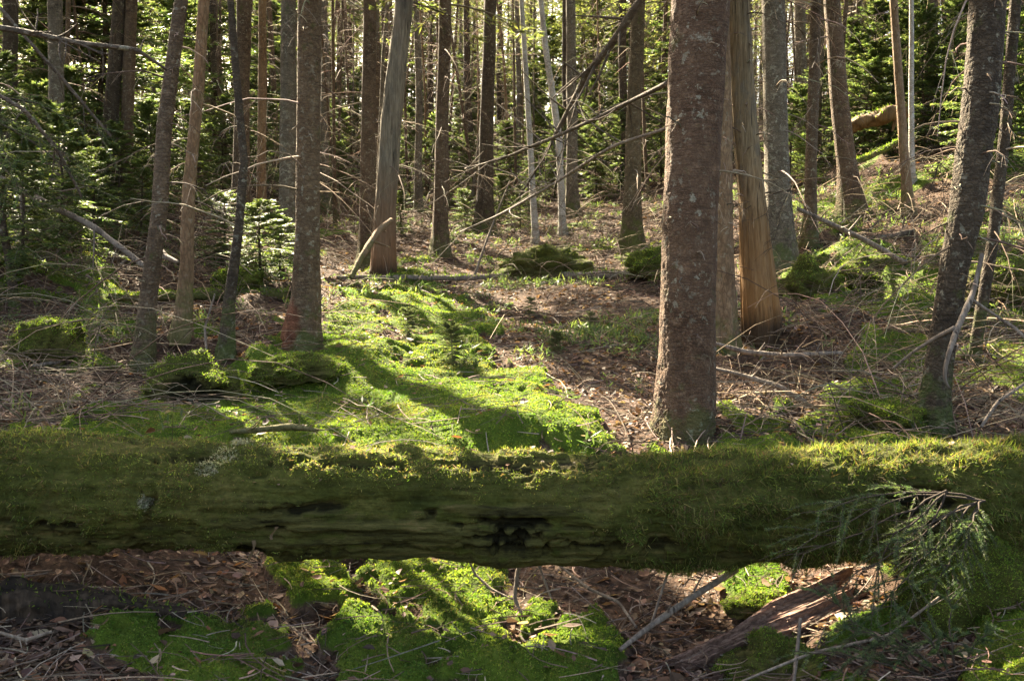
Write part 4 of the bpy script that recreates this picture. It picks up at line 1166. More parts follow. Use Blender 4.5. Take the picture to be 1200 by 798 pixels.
for i, (px, py, k, s) in enumerate([(500, 238, 0, 0.9), (545, 236, 1, 1.0), (600, 240, 0, 0.8), (480, 228, 3, 0.7), (620, 250, 1, 0.8), (650, 232, 0, 0.9), (700, 236, 1, 1.0), (400, 238, 1, 0.8), (585, 262, 1, 0.6), (545, 276, 2, 0.8), (610, 272, 2, 0.8), (395, 226, 3, 0.7), (725, 222, 0, 0.9), (460, 218, 3, 0.8), (230, 240, 0, 0.7), (260, 225, 3, 0.6), (560, 215, 3, 0.9), (660, 212, 3, 0.9), (775, 218, 3, 0.8), (310, 228, 3, 0.7), (470, 275, 2, 0.7), (500, 205, 3, 1.0), (620, 203, 3, 1.1), (700, 205, 3, 1.0), (420, 205, 3, 1.0), (350, 208, 3, 1.0), (540, 195, 3, 1.2), (590, 192, 3, 1.2), (30, 208, 3, 1.4), (110, 206, 3, 1.5), (160, 203, 3, 1.5), (205, 206, 3, 1.3), (255, 203, 3, 1.6), (300, 203, 3, 1.4), (385, 200, 3, 1.6), (450, 200, 3, 1.5), (500, 195, 3, 1.7), (650, 197, 3, 1.6), (735, 198, 3, 1.6), (680, 193, 3, 1.8), (780, 200, 3, 1.5), (820, 196, 3, 1.5), (60, 195, 3, 1.8), (330, 193, 3, 1.8)]):
    fir(px, py, k, s, 'green young fir among the trunks behind the clearing', 'young firs behind the clearing')

# ------------------------------------------------------------------ the mossy log across the foreground
def make_log():
    pl = [(-330, 566, 158, 3.75), (0, 566, 150, 3.82), (200, 568, 138, 3.85), (400, 577, 134, 3.88), (600, 583, 134, 3.9), (800, 583, 138, 3.92), (1000, 578, 150, 3.95), (1200, 578, 165, 4.0), (1500, 580, 170, 4.1)]
    c = np.array([P(a, b + 14, d) for a, b, w, d in pl]); r = np.array([0.90 * w / 2 / F * d for a, b, w, d in pl])
    xs = np.arange(c[0, 0], c[-1, 0], 0.009); seg = 240
    cy_ = np.interp(xs, c[:, 0], c[:, 1]); cz = np.interp(xs, c[:, 0], c[:, 2]); rr = np.interp(xs, c[:, 0], r)
    org = np.array([0, 3.9, float(np.interp(0, c[:, 0], c[:, 2]))])
    th = np.arange(seg) / seg * 2 * math.pi
    X, T = np.meshgrid(xs, th, indexing='ij')
    ny, nz = -np.cos(T), np.sin(T)      # th=0 faces the camera, pi/2 is up
    n1 = fbm(X * 2.2, ny * 1.1, nz * 1.1, seed=201, oct=4)
    n2 = fbm(X * 9, ny * 3.0, nz * 3.0, seed=202, oct=4)
    n3 = fbm(X * 2.0, ny * 5, nz * 5, seed=203, oct=4)      # long cracks along the log
    px_, py_, _ = project(np.stack([X, cy_[:, None] + rr[:, None] * ny, cz[:, None] + rr[:, None] * nz], -1))
    # moss cover: thick on top and at the right, worn at the front, none underneath
    m = 0.72 + 0.28 * nz + 0.5 * n1 + 0.3 * n2 + 0.35 * sstep(700, 820, px_)
    m = np.where(ny > 0.3, m + 0.2, m)
    n4 = fbm(X * 30, ny * 9, nz * 9, seed=204, oct=3)
    fib = fbm(X * 2.6 + 0.3 * n1, ny * 21, nz * 21, seed=205, oct=4, gain=0.6)
    lump = cushion(X * 13 + 0.3 * n2, T * 3.0 + 0.3 * n2, 211) * 0.6 + cushion(X * 26, T * 6.0, 212) * 0.4
    hole = np.zeros_like(X)
    wg = sstep(230, 330, px_) * sstep(740, 660, px_) * sstep(0.8, 0.3, nz)
    m = m - wg * (0.30 + 0.9 * n3 + 0.5 * n2)
    for hx, hy, sx, sy, dep in ((598, 632, 44, 19, 0.10), (350, 598, 44, 7, 0.04), (318, 618, 26, 6, 0.04), (212, 543, 34, 8, 0.04), (178, 592, 14, 22, 0.025), (505, 604, 5, 6, 0.03), (600, 548, 95, 7, 0.035),
                                (620, 560, 14, 6, 0.02), (290, 645, 90, 7, 0.04), (60, 620, 40, 12, 0.03), (455, 654, 14, 8, 0.04), (1085, 600, 40, 26, 0.07), (400, 550, 80, 6, 0.03),
                                (660, 540, 50, 6, 0.03), (740, 642, 60, 8, 0.03), (130, 646, 60, 9, 0.03)):
        q = np.hypot((px_ - hx) / sx, (py_ - hy - 8 * n3) / sy) + 0.8 * n2 + 0.8 * n3 + 0.7 * n4 + 0.3 * n1
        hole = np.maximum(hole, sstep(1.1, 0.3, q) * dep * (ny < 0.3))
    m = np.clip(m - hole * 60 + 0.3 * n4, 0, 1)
    m = m * sstep(-0.99, -0.75, nz + 0.25 * n1 + 0.2 * n2) - sstep(0.012, 0.04, hole)  # negative inside holes, where the skin is painted darker as shade
    R_ = rr[:, None] * (1 + 0.13 * n1 + 0.08 * vnoise(X * 0.9, X * 0, seed=222)) + 0.02 * wg * n3 + 0.012 * n2 + 0.014 * n3 + 0.012 * m.clip(0) * (1 + n2) + (0.004 + 0.020 * m.clip(0)) * (lump - 0.5) + (0.004 * n4 + 0.009 * fib) * (1 - m.clip(0)) - hole * (0.65 + 0.9 * fib)
    V = np.stack([X, cy_[:, None] + R_ * ny - org[1], cz[:, None] + R_ * nz - org[2]], -1)
    N = len(xs); i = np.arange(N - 1)[:, None] * seg; j = np.arange(seg)[None]; j2 = (j + 1) % seg
    q = np.stack([i + j, i + seg + j, i + seg + j2, i + j2], -1).reshape(-1, 4)
    Vf = V.reshape(-1, 3)
    c0 = np.arange(seg)[None, ::-1]; c1 = (np.arange(seg) + (N - 1) * seg)[None]
    root = thing('fallen_log', org, 'thick mossy fallen log lying across the whole foreground', 'log')
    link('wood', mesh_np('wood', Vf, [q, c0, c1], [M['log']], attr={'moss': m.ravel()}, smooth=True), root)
    # moss coat
    n = 330000
    a = rng.integers(0, N - 1, n); b = rng.integers(0, seg, n)
    mm = m[a, b]; shaggy = sstep(680, 800, px_[a, b]) + sstep(140, 40, px_[a, b]) * 0.7
    worn = (sstep(250, 330, px_[a, b]) * sstep(720, 660, px_[a, b])) * sstep(0.75, 0.35, nz[a, b])
    patch = sstep(-0.35, 0.15, n2[a, b] + 0.5 * n3[a, b] + 0.3 * n1[a, b])
    dens = (0.25 + 0.75 * patch) * (1 - 0.93 * worn) + 0.93 * worn * sstep(0.1, 0.4, n2[a, b] + 0.6 * n3[a, b])
    k = (rng.random(n) < (mm - 0.3) * 1.3 * dens) & (ny[a, b] < 0.75)
    a, b, shaggy = a[k], b[k], shaggy[k]
    p = V[a, b] + rng.normal(0, 0.006, (len(a), 3))
    nr = np.stack([np.zeros(len(a)), ny[a, b], nz[a, b]], 1)
    L = (0.007 + 0.006 * rng.random(len(a)) + 0.030 * shaggy * rng.random(len(a)) ** 1.5)
    dirn = norm(nr * 1.0 + np.array([0, 0, -0.9]) * (shaggy * (nz[a, b] < 0.7))[:, None])
    col = palette(len(a), [(0.048, 0.062, 0.010), (0.072, 0.086, 0.013), (0.098, 0.104, 0.018), (0.115, 0.095, 0.030), (0.048, 0.072, 0.011), (0.080, 0.052, 0.023)], 0.3) * (1 + 0.9 * n1[a, b] + 0.9 * (lump[a, b] - 0.5) + 0.5 * n2[a, b]).clip(0.25, 2)[:, None]
    Vb, fb, cb = blades(p, dirn, L, np.full(len(a), 0.0019), 1.0, col)
    o = link('moss', mesh_np('moss', Vb, [fb], [M['moss']], col=cb.clip(0.004, 0.3)), root); o['kind'] = 'stuff'
    # pale lichen tufts
    spots = [(262, 540, 18, 9), (243, 553, 14, 9), (285, 520, 16, 6), (300, 505, 10, 4), (235, 512, 16, 5), (172, 588, 6, 7)]
    P_ = []
    for hx, hy, sx, sy in spots:
        d = ((px_ - hx) / sx) ** 2 + ((py_ - hy) / sy) ** 2 + 0.6 * n2
        ii = np.argwhere((d < 1) & (ny < 0.2))
        if len(ii):
            P_.append(ii[rng.integers(0, len(ii), 420)])
    ii = np.concatenate(P_)
    p = V[ii[:, 0], ii[:, 1]] + rng.normal(0, 0.006, (len(ii), 3)); nr = np.stack([np.zeros(len(ii)), ny[ii[:, 0], ii[:, 1]], nz[ii[:, 0], ii[:, 1]]], 1)
    Vb, fb, cb = blades(p, nr, np.full(len(ii), 0.012), np.full(len(ii), 0.0022), 1.2, palette(len(ii), [(0.22, 0.21, 0.14), (0.27, 0.255, 0.18), (0.15, 0.145, 0.09)], 0.2))
    o = link('lichen', mesh_np('lichen', Vb, [fb], [M['moss']], col=cb), root); o['kind'] = 'stuff'
    # peeling bark shreds hanging under the log
    for hx, hy, ln in ((296, 648, 0.075), (322, 632, 0.045)):
        s = P(hx, hy, 3.66); nn = 7; tt = np.linspace(0, 1, nn)
        w = 0.004 + 0.003 * np.sin(tt * 9 + hx) * (1 - tt)
        cx = s[0] + 0.01 * np.sin(tt * 4 + hx); zz = s[2] + 0.05 - ln * tt; yy = s[1] - 0.012 - 0.01 * tt
        Vv = np.stack([np.stack([cx - w, yy, zz], 1), np.stack([cx + w, yy + 0.006, zz], 1)], 1).reshape(-1, 3) - org
        f = np.array([[2 * u, 2 * u + 1, 2 * u + 3, 2 * u + 2] for u in range(nn - 1)])
        link('bark_shred', mesh_np('bark_shred', Vv, [f], [M['leaf']], col=np.zeros((len(Vv), 3)) + np.array([0.11, 0.07, 0.035])), root)
    # a few dry leaves and needles caught on the moss of the log
    n = 170
    a = rng.integers(0, N - 1, n * 6); b = rng.integers(0, seg, n * 6)
    k = (nz[a, b] > 0.45) & (ny[a, b] < 0.6); a, b = a[k][:n], b[k][:n]
    p = V[a, b] + org
    Vl, fl, cl = leaf_mesh(p[:, 0], p[:, 1], p[:, 2] + 0.008, np.exp(rng.normal(math.log(0.016), 0.45, len(a))).clip(0.006, 0.045), palette(len(a), LEAFCOL, 0.25), 0.5)
    tag(link('leaf_litter', mesh_np('leaf_litter', Vl, [fl], [M['leaf']], col=cl.clip(0.01, 0.5))), 'small dry leaves and flakes caught on top of the mossy log', 'leaf litter', kind='stuff')
    return org
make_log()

# ------------------------------------------------------------------ fallen wood
def limb(name, label, cat, pts, mat, S=10, N=40, rough=0.12, seed=0, group=None, smooth=True, wob=0.3, twigs=0, sink=0.0, onground=False, mossy=0):
    """a stick or log through photograph points (px, py, width px, distance or None for on the ground)"""
    w3, rad = [], []
    for px, py, w, D in pts:
        p = G(px, py) if D is None else P(px, py, D)
        r = w / 2 / F * p[1]
        if D is None: p = p + np.array([0, 0, r * 0.6])
        w3.append(p); rad.append(r)
    w3 = np.array(w3); rad = np.array(rad)
    s = np.linspace(0, 1, N)
    path = interp_path(np.column_stack([w3, rad]), s)
    for _ in range(2):
        path[1:-1] = (path[:-2] + 2 * path[1:-1] + path[2:]) / 4
    rr = path[:, 3]; path = path[:, :3]
    tot = np.linalg.norm(np.diff(path, axis=0), axis=1).sum()
    g = np.random.default_rng(seed + 40)
    k = tot * 3
    path = path + wob * rr.mean() * np.stack([fbm(s * k, s * 0 + seed * 3.1 + q, seed=seed + q, oct=3) for q in range(3)], 1)
    loc = path[0].copy(); path = path - loc
    V, q = tubes(path[None], (rr * (1 + 0.12 * fbm(s * k * 2, s * 0 + 5, seed=seed + 8, oct=2)))[None], S)
    V = V.reshape(N, S, 3)
    th = np.arange(S) / S * 2 * math.pi
    nz = fbm(np.repeat((s * tot * 5)[:, None], S, 1), np.cos(th)[None] * 1.5 + s[:, None] * 0, np.sin(th)[None] * 1.5 + s[:, None] * 0, seed=seed + 11, oct=4)
    V = path[:, None] + (V - path[:, None]) * (1 + rough * 2 * nz)[..., None]
    # splintered ends
    for e, sg in ((0, -1), (-1, 1)):
        V[e] += norm(path[1] - path[0] if e == 0 else path[-1] - path[-2])[None] * sg * (rr[e] * 0.9 * g.random(S))[:, None]
    Vf = V.reshape(-1, 3); caps = [np.arange(S)[None, ::-1], (np.arange(S) + (N - 1) * S)[None]]
    mb = MB(); mb.add(Vf, q, 0, (0.16, 0.125, 0.095))
    for c in caps: mb.F.append(c); mb.M.append(0)
    if mossy:
        n = mossy; a = g.integers(0, N, n); b = g.integers(0, S, n)
        nr = norm(V[a, b] - path[a]); ok = nr[:, 2] > g.uniform(-0.2, 0.7, n); a, b, nr = a[ok], b[ok], nr[ok]
        D = loc[1]
        a2 = np.minimum(a + 1, N - 1); f = g.random(len(a))[:, None]
        Vb, fb, cb = blades(V[a, b] * (1 - f) + V[a2, b] * f, nr, np.full(len(a), 0.008 + 0.0022 * D), np.full(len(a), 0.001 + 0.0006 * D), 0.8, palette(len(a), MOSSCOL, 0.2))
        mb.add(Vb, fb, 1, cb.clip(0.01, 0.3))
    root = tag(link(name, mb.mesh(name, [mat, M['moss']], smooth=smooth), None, loc), label, cat, group)
    if twigs:
        i = g.integers(int(N * 0.15), N, twigs)
        t = norm(path[np.minimum(i + 1, N - 1)] - path[i - 1])
        d = norm(t * 0.6 + norm(g.normal(size=(twigs, 3))) * 0.9)
        L = tot * g.uniform(0.08, 0.28, twigs)
        ss = np.linspace(0, 1, 5)[None, :, None]
        bend = norm(g.normal(size=(twigs, 3)))
        pp = path[i][:, None] + d[:, None] * L[:, None, None] * ss + bend[:, None] * (L * 0.25)[:, None, None] * ss ** 2
        for u in range(twigs):
            Vt, qt = tubes(pp[u][None], (rr[i[u]] * 0.45 * np.linspace(1, 0.35, 5))[None], 4)
            link('twig', mesh_np('twig', Vt, [qt], [mat], col=np.zeros((len(Vt), 3)) + np.array([0.16, 0.125, 0.095]), smooth=True), root)
    return root
M['drybark'] = m_bark('dry_branch_bark', (0.030, 0.021, 0.014), (0.080, 0.058, 0.040), (0.15, 0.115, 0.082), 1.6, 0.4, 0.0)
DW, TW = M['deadwood'], M['twig']
limb('fallen_log', 'narrow moss topped fallen log at left behind the root hollow', 'log', [(130, 352, 10, None), (200, 350, 12, None), (270, 349, 15, None), (335, 352, 13, None)], M['mossbark'], mossy=3000, seed=1)
limb('fallen_log', 'short mossy fallen log at the left edge above the mossy hump', 'log', [(-20, 338, 15, None), (50, 352, 14, None), (130, 364, 11, None)], M['mossbark'], mossy=2500, seed=2)
limb('fallen_log', 'long thin fallen trunk lying across the back of the clearing', 'log', [(395, 327, 5, None), (500, 328, 7, None), (620, 326, 8, None), (780, 325, 10, None)], DW, seed=3, N=60, twigs=4, mossy=1500)
limb('fallen_log', 'broken orange log end sticking out of the right slope', 'log', [(985, 151, 14, 17.5), (1010, 143, 16, 17.3), (1035, 137, 18, 17.1), (1055, 130, 17, 17.0)], M['logend'], S=24, N=60, seed=4, rough=0.3, twigs=2, mossy=250)
limb('leaning_pole', 'mossy dead pole leaning on the right slope below the orange log', 'pole', [(985, 196, 7, 15.5), (1020, 184, 7, 15.8), (1058, 164, 6, 16)], M['mossbark'], seed=6, mossy=900)
limb('fallen_branch', 'pale dead pole lying down the left bank', 'branch', [(-10, 205, 8, 10.5), (50, 236, 8, 10.2), (110, 266, 7, 9.9), (170, 312, 6, 9.6)], DW, seed=7, twigs=5)
limb('dead_branch', 'large dead bough slanting down left from the big reddish spruce', 'branch', [(765, -20, 9, 8.2), (725, 40, 9, 8.5), (690, 85, 8, 8.8), (665, 130, 5, 9.1), (640, 180, 3, 9.3), (610, 230, 2, 9.6)], M['drybark'], seed=8, twigs=34)
limb('dead_branch', 'long thin bare branch reaching left from the big reddish spruce', 'branch', [(782, 98, 6, 6.0), (740, 118, 5, 6.4), (690, 143, 4, 6.8), (640, 165, 4, 7.3), (590, 186, 3, 7.8), (545, 198, 2, 8.2)], M['drybark'], seed=9, twigs=22)
limb('dead_branch', 'lower thin pale branch crossing behind the big reddish spruce', 'branch', [(800, 145, 4, 6.6), (720, 170, 4, 7.0), (650, 215, 3, 7.6), (590, 250, 3, 8.0), (540, 272, 2, 8.4)], DW, seed=10, twigs=20)
limb('fallen_branch', 'curved bare branch lying right of the big reddish spruce', 'branch', [(836, 402, 4, 7.4), (870, 412, 6, 7.4), (920, 417, 6, 7.4), (985, 414, 5, 7.5)], DW, seed=11, twigs=7)
limb('fallen_branch', 'forked stick pointing down towards the sunlit leaves at right', 'branch', [(838, 432, 4, 6.9), (880, 442, 6, 6.8), (912, 452, 7, 6.7), (943, 472, 7, 6.6)], DW, seed=12, twigs=4)
limb('fallen_branch', 'thin pole slanting across behind the left leaning trunk foot', 'branch', [(935, 245, 5, 11), (985, 268, 6, 11), (1030, 290, 6, 10.8), (1060, 308, 6, 10.6)], DW, seed=13, twigs=5)
limb('fallen_branch', 'dark dead trunk lying behind the thin tan trunk at right', 'branch', [(985, 283, 7, 12.2), (1050, 276, 8, 12.4), (1110, 266, 8, 12.6)], M['drybark'], seed=14, twigs=5)
limb('fallen_branch', 'pale forked stick hanging at the foot of the large dark tree', 'branch', [(1150, 300, 5, 5.7), (1140, 345, 7, 5.6), (1122, 385, 8, 5.5), (1110, 420, 6, 5.4), (1106, 445, 4, 5.4), (1113, 455, 2, 5.4)], DW, seed=15, twigs=0)
limb('fallen_branch', 'straight pale twig running down left from the large dark tree', 'branch', [(1118, 385, 6, 5.5), (1095, 397, 5, 5.6), (1070, 412, 4, 5.7), (1046, 432, 3, 5.8)], DW, seed=16)
limb('fallen_branch', 'thin bare branch reaching right past the large dark tree', 'branch', [(1140, 352, 4, 5.6), (1170, 372, 4, 5.6), (1190, 385, 4, 5.5), (1215, 410, 3, 5.4)], DW, seed=17, twigs=5)
limb('fallen_branch', 'bare stick rising from the ground at the right edge', 'branch', [(1150, 500, 4, 5.6), (1170, 470, 4, 5.7), (1215, 440, 4, 5.8)], DW, seed=18, twigs=4)
limb('broken_stick', 'bare broken stick propped against the foot of the grey snag', 'stick', [(412, 325, 6, 12.6), (424, 302, 8, 12.8), (444, 270, 8, 13.2), (458, 258, 6, 13.4)], M['orange'], seed=19, twigs=3)
limb('fallen_branch', 'thin pale twig standing in front of the root hollow', 'branch', [(270, 465, 2, 7.2), (252, 440, 3, 7.2), (242, 415, 3, 7.3), (240, 385, 3, 7.5), (252, 345, 2, 7.6)], DW, seed=20, twigs=2)
limb('fallen_branch', 'long bare branch on the left floor beside the moss carpet', 'branch', [(35, 430, 4, None), (85, 423, 4, None), (150, 418, 3, None)], DW, seed=21, twigs=5)
limb('fallen_branch', 'mossy stick lying at the left end of the moss carpet', 'branch', [(62, 492, 9, None), (90, 470, 8, None), (110, 455, 6, None)], M['mossbark'], seed=22, mossy=500)
limb('fallen_branch', 'forked grey branch on the left bank above the narrow log', 'branch', [(85, 310, 4, None), (115, 335, 4, None), (140, 312, 3, None), (155, 300, 3, None)], DW, seed=23, twigs=6)
limb('fallen_branch', 'pale hooked branch stub on the dark leaning spruce', 'branch', [(183, 285, 4, 7.6), (193, 300, 7, 7.5), (208, 307, 4, 7.4)], DW, seed=24)
limb('dead_branch', 'bare dark branch hanging low across the upper left corner', 'branch', [(-30, 28, 7, 3.6), (30, 38, 7, 3.7), (90, 50, 6, 3.8), (160, 58, 5, 3.9), (195, 82, 3, 4.0)], M['drybark'], seed=25, twigs=18)
limb('dead_branch', 'thin drooping dark twig below the low branch at upper left', 'branch', [(-30, 95, 5, 4.4), (30, 130, 5, 4.4), (70, 180, 4, 4.5), (95, 230, 3, 4.6)], M['drybark'], seed=26, twigs=7)
limb('dead_branch', 'long drooping dark twig slanting through the upper left', 'branch', [(0, 10, 4, 5.0), (35, 50, 4, 5.0), (75, 95, 4, 5.1), (130, 160, 3, 5.2)], M['drybark'], seed=27, twigs=6)
limb('fallen_branch', 'pale forked root like stick hanging under the log middle', 'branch', [(612, 650, 5, 4.1), (606, 672, 6, 4.1), (603, 700, 5, 4.05), (612, 722, 3, 4.0)], DW, seed=28, twigs=3)
limb('fallen_branch', 'thick bare stick slanting up right beneath the log', 'branch', [(728, 760, 5, 3.65), (760, 735, 7, 3.75), (810, 700, 8, 3.9), (860, 668, 9, 4.05)], DW, seed=29, twigs=4)
limb('fallen_branch', 'curved bare twig left of the slanting stick under the log', 'branch', [(655, 662, 3, 4.25), (690, 690, 4, 4.1), (725, 705, 4, 4.0), (746, 735, 3, 3.85)], DW, seed=30, twigs=3)
limb('fallen_branch', 'upright thin pale twig under the log near the slanting stick', 'branch', [(790, 650, 3, 4.0), (776, 690, 3, 3.95), (762, 735, 3, 3.8)], DW, seed=31, twigs=1)
limb('fallen_branch', 'short thin twig dangling under the log right of the root stick', 'branch', [(628, 655, 2, 4.2), (640, 685, 3, 4.15), (650, 712, 2, 4.1)], DW, seed=32)
limb('fallen_branch', 'bent thin twig under the log left of the root stick', 'branch', [(548, 652, 2, 4.2), (556, 672, 3, 4.2), (575, 690, 3, 4.15), (600, 702, 2, 4.1)], DW, seed=33)
limb('fallen_branch', 'long thin brown twig on the dark soil at lower left', 'branch', [(290, 672, 3, None), (305, 705, 4, None), (340, 735, 4, None), (385, 772, 4, None)], DW, seed=34, twigs=3)
limb('fallen_branch', 'thin upright stick under the plank at lower right', 'branch', [(938, 725, 4, 3.5), (934, 760, 5, 3.45), (930, 800, 5, 3.35)], DW, seed=35)
limb('fallen_branch', 'thin long twig crossing the lower right corner', 'branch', [(870, 798, 3, 3.3), (950, 765, 4, 3.4), (1040, 745, 3, 3.4), (1100, 700, 3, 3.4)], DW, seed=36, twigs=4)
limb('fallen_branch', 'short curved twig at the lower left corner', 'branch', [(-5, 740, 4, 3.2), (30, 750, 5, 3.25), (60, 740, 4, 3.3)], DW, seed=37, twigs=3)
limb('rotten_log', 'black rotten log half sunk in soil under the log at left', 'log', [(-40, 706, 50, 3.72), (60, 708, 44, 3.74), (150, 716, 36, 3.76), (235, 730, 26, 3.76), (290, 744, 12, 3.72)], M['rot'], S=48, N=200, rough=0.32, seed=38, mossy=900)
limb('bark_bundle', 'reddish strips of bark lying on moss just behind the log', 'bark', [(272, 506, 5, 5.4), (305, 503, 8, 5.4), (340, 500, 8, 5.4), (372, 504, 4, 5.4)], M['orange'], seed=39, twigs=8, rough=0.3)

def make_plank():
    # splintered slab of broken wood at lower right, lit by the sun
    a, b = P(792, 784, 3.70), P(996, 692, 4.12)
    N, K = 160, 34
    s = np.linspace(0, 1, N); t = np.linspace(-0.5, 0.5, K)
    ax = b - a; L = np.linalg.norm(ax); ax = ax / L
    w = norm(np.cross(ax, np.array([0, -0.45, 0.9]))); up = np.cross(w, ax)
    if up[2] < 0: up = -up
    S_, T_ = np.meshgrid(s, t, indexing='ij')
    wd = 0.07 + 0.085 * sstep(0.3, 0.62, s) + 0.012 * fbm(s * 14, s * 0, seed=300, oct=4)
    jag = 0.5 * vnoise(T_ * 11, T_ * 0 + 3.3, seed=301) + 0.5 * vnoise(T_ * 27, T_ * 0 + 7.3, seed=305)
    ends = sstep(0.75, 1.0, S_) * 0.14 * jag - sstep(0.2, 0.0, S_) * 0.12 * jag
    groove = np.round(fbm(S_ * 0.8, T_ * 9, seed=302, oct=2) * 5) / 5
    top = 0.022 * groove + 0.006 * fbm(S_ * 6, T_ * 40, seed=303, oct=4) - 0.02 * T_ - 0.02 * (S_ - 0.5) ** 2
    base = a + ax * ((S_ + ends) * L)[..., None] + w * (wd[:, None] * (T_ + 0.04 * fbm(S_ * 9, T_ * 3, seed=306, oct=4)))[..., None]
    Vt = base + up * (top + 0.028)[..., None]; Vb = base + up * (top * 0.3 - 0.03)[..., None]
    i = (np.arange(N - 1)[:, None] * K + np.arange(K - 1)[None]).ravel()
    n = N * K
    q = [np.stack([i, i + 1, i + K + 1, i + K], 1), np.stack([i + K, i + K + 1, i + 1, i], 1) + n]
    e0 = np.arange(N - 1) * K; e1 = e0 + K - 1
    q.append(np.stack([e0, e0 + K, e0 + K + n, e0 + n], 1)); q.append(np.stack([e1 + n, e1 + K + n, e1 + K, e1], 1))
    f0 = np.arange(K - 1); f1 = f0 + (N - 1) * K
    q.append(np.stack([f0 + n, f0 + 1 + n, f0 + 1, f0], 1)); q.append(np.stack([f1, f1 + 1, f1 + 1 + n, f1 + n], 1))
    V = np.concatenate([Vt.reshape(-1, 3), Vb.reshape(-1, 3)]) - a
    tag(link('wood_slab', mesh_np('wood_slab', V, q, [M['slab']]), None, a), 'splintered pinkish slab of broken wood lying under the log at right', 'wood')
def m_slab():
    t = NT('pink_broken_wood')
    c = t.coord((3, 3, 3)); g = t.coord((9, 60, 60))
    n1 = t.noise(g, 1.0, 6, 0.7, 0.4); n2 = t.noise(c, 2, 5)
    col = t.ramp(n1, [(0.32, (0.035, 0.020, 0.014)), (0.48, (0.17, 0.095, 0.065)), (0.66, (0.33, 0.21, 0.15))])
    col = t.mix(t.maprange(n2, 0.4, 0.65, 0, 0.6), col, (0.10, 0.065, 0.05))
    return t.done(t.bsdf(col, 0.85, n1, 0.8, 0.01))
M['slab'] = m_slab()
make_plank()

# ------------------------------------------------------------------ mossy boulders and humps
def boulder(name, label, cat, px, py, wpx, hpx, D=None, seed=0, depth=1.0, hollow=None, n=9000, bare=0.15):
    b = G(px, py) if D is None else P(px, py, D)
    D = b[1]
    rx = wpx / 2 / F * D; rz = hpx / F * D
    ntheta, nphi = 72, 40
    th = np.linspace(0, 2 * math.pi, ntheta, endpoint=False); ph = np.linspace(-0.35, math.pi / 2, nphi)
    T, Ph = np.meshgrid(th, ph)
    d = np.stack([np.cos(T) * np.cos(Ph), np.sin(T) * np.cos(Ph), np.sin(Ph)], -1)
    nz = fbm(d[..., 0] * 1.5 + seed, d[..., 1] * 1.5, d[..., 2] * 1.5, seed=seed, oct=3); n2 = fbm(d[..., 0] * 6, d[..., 1] * 6, d[..., 2] * 6 + seed, seed=seed + 5, oct=3)
    n3 = fbm(d[..., 0] * 3, d[..., 1] * 3 + seed, d[..., 2] * 3, seed=seed + 9, oct=4, gain=0.65)
    rr = 1 + 0.45 * nz + 0.30 * n3 + 0.10 * n2
    V = d * rr[..., None] * np.array([rx, rx * depth, rz * 0.85])
    m = np.clip(0.45 + 0.6 * d[..., 2] + 0.8 * nz + 0.9 * n3 - bare, 0, 1)
    if hollow:
        for az, hz, sa, sz, dep in hollow:
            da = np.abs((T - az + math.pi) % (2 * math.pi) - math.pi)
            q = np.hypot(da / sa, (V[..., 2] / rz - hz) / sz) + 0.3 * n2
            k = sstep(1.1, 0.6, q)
            V[..., :2] *= (1 - dep * k)[..., None]; m = m * (1 - k) - k  # hollow pushed in and its shade painted through negative moss
    Vf = V.reshape(-1, 3)
    i = (np.arange(nphi - 1)[:, None] * ntheta + np.arange(ntheta)[None]); j = (np.arange(nphi - 1)[:, None] * ntheta + (np.arange(ntheta)[None] + 1) % ntheta)
    q = np.stack([i, j, j + ntheta, i + ntheta], -1).reshape(-1, 4)
    root = thing(name, b, label, cat)
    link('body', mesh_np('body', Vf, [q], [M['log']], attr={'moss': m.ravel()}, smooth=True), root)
    n = n * 2; a = rng.integers(0, len(Vf), n * 2); k = rng.random(n * 2) < (m.ravel()[a] - 0.2) * np.cos(Ph).ravel()[a]; a = a[k][:n]
    p = Vf[a] + rng.normal(0, 0.5 * rx * 2 * math.pi / ntheta, (len(a), 3)) * np.array([1, 1, 0.5])
    nr = norm(d.reshape(-1, 3)[a] + np.array([0, 0, 0.3]))
    Vb, fb, cb = blades(p, nr, (0.005 + 0.0004 * D) * (0.6 + 0.9 * rng.random(len(a)) ** 2), np.full(len(a), 0.0010 + 0.00028 * D), 1.1, palette(len(a), MOSSCOL, 0.25) * (0.85 + 0.6 * nz.ravel()[a] + 0.8 * n3.ravel()[a]).clip(0.2, 1.6)[:, None])
    o = link('moss', mesh_np('moss', Vb, [fb], [M['moss']], col=cb.clip(0.005, 0.3)), root); o['kind'] = 'stuff'
    return root
boulder('mossy_boulder', 'large moss covered boulder at the back of the clearing', 'boulder', 645, 324, 112, 40, seed=11, n=2500, bare=0.1)
boulder('mossy_hump', 'dark round mossy hump at the left edge of the floor', 'hump', 52, 418, 82, 52, seed=12, bare=0.25)
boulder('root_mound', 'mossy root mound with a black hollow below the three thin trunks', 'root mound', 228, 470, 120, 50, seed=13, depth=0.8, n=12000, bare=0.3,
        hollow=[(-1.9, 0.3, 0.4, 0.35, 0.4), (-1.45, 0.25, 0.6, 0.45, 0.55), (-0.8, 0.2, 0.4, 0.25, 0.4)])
boulder('mossy_hump', 'low mossy hump at the foot of the wounded spruce', 'hump', 345, 438, 100, 26, seed=14, n=9000, bare=0.0)
boulder('mossy_boulder', 'small mossy stone left of the grey snag in sunlight', 'boulder', 285, 335, 60, 24, seed=15)
boulder('mossy_hump', 'broad mossy hump below the flaky grey tree', 'hump', 945, 350, 80, 46, seed=16)
boulder('mossy_hump', 'mossy hump beside the left leaning trunk foot', 'hump', 1020, 330, 100, 36, seed=17)
boulder('mossy_hump', 'yellowish mossy hump left of the large dark tree foot', 'hump', 1040, 498, 90, 34, seed=18, n=12000)
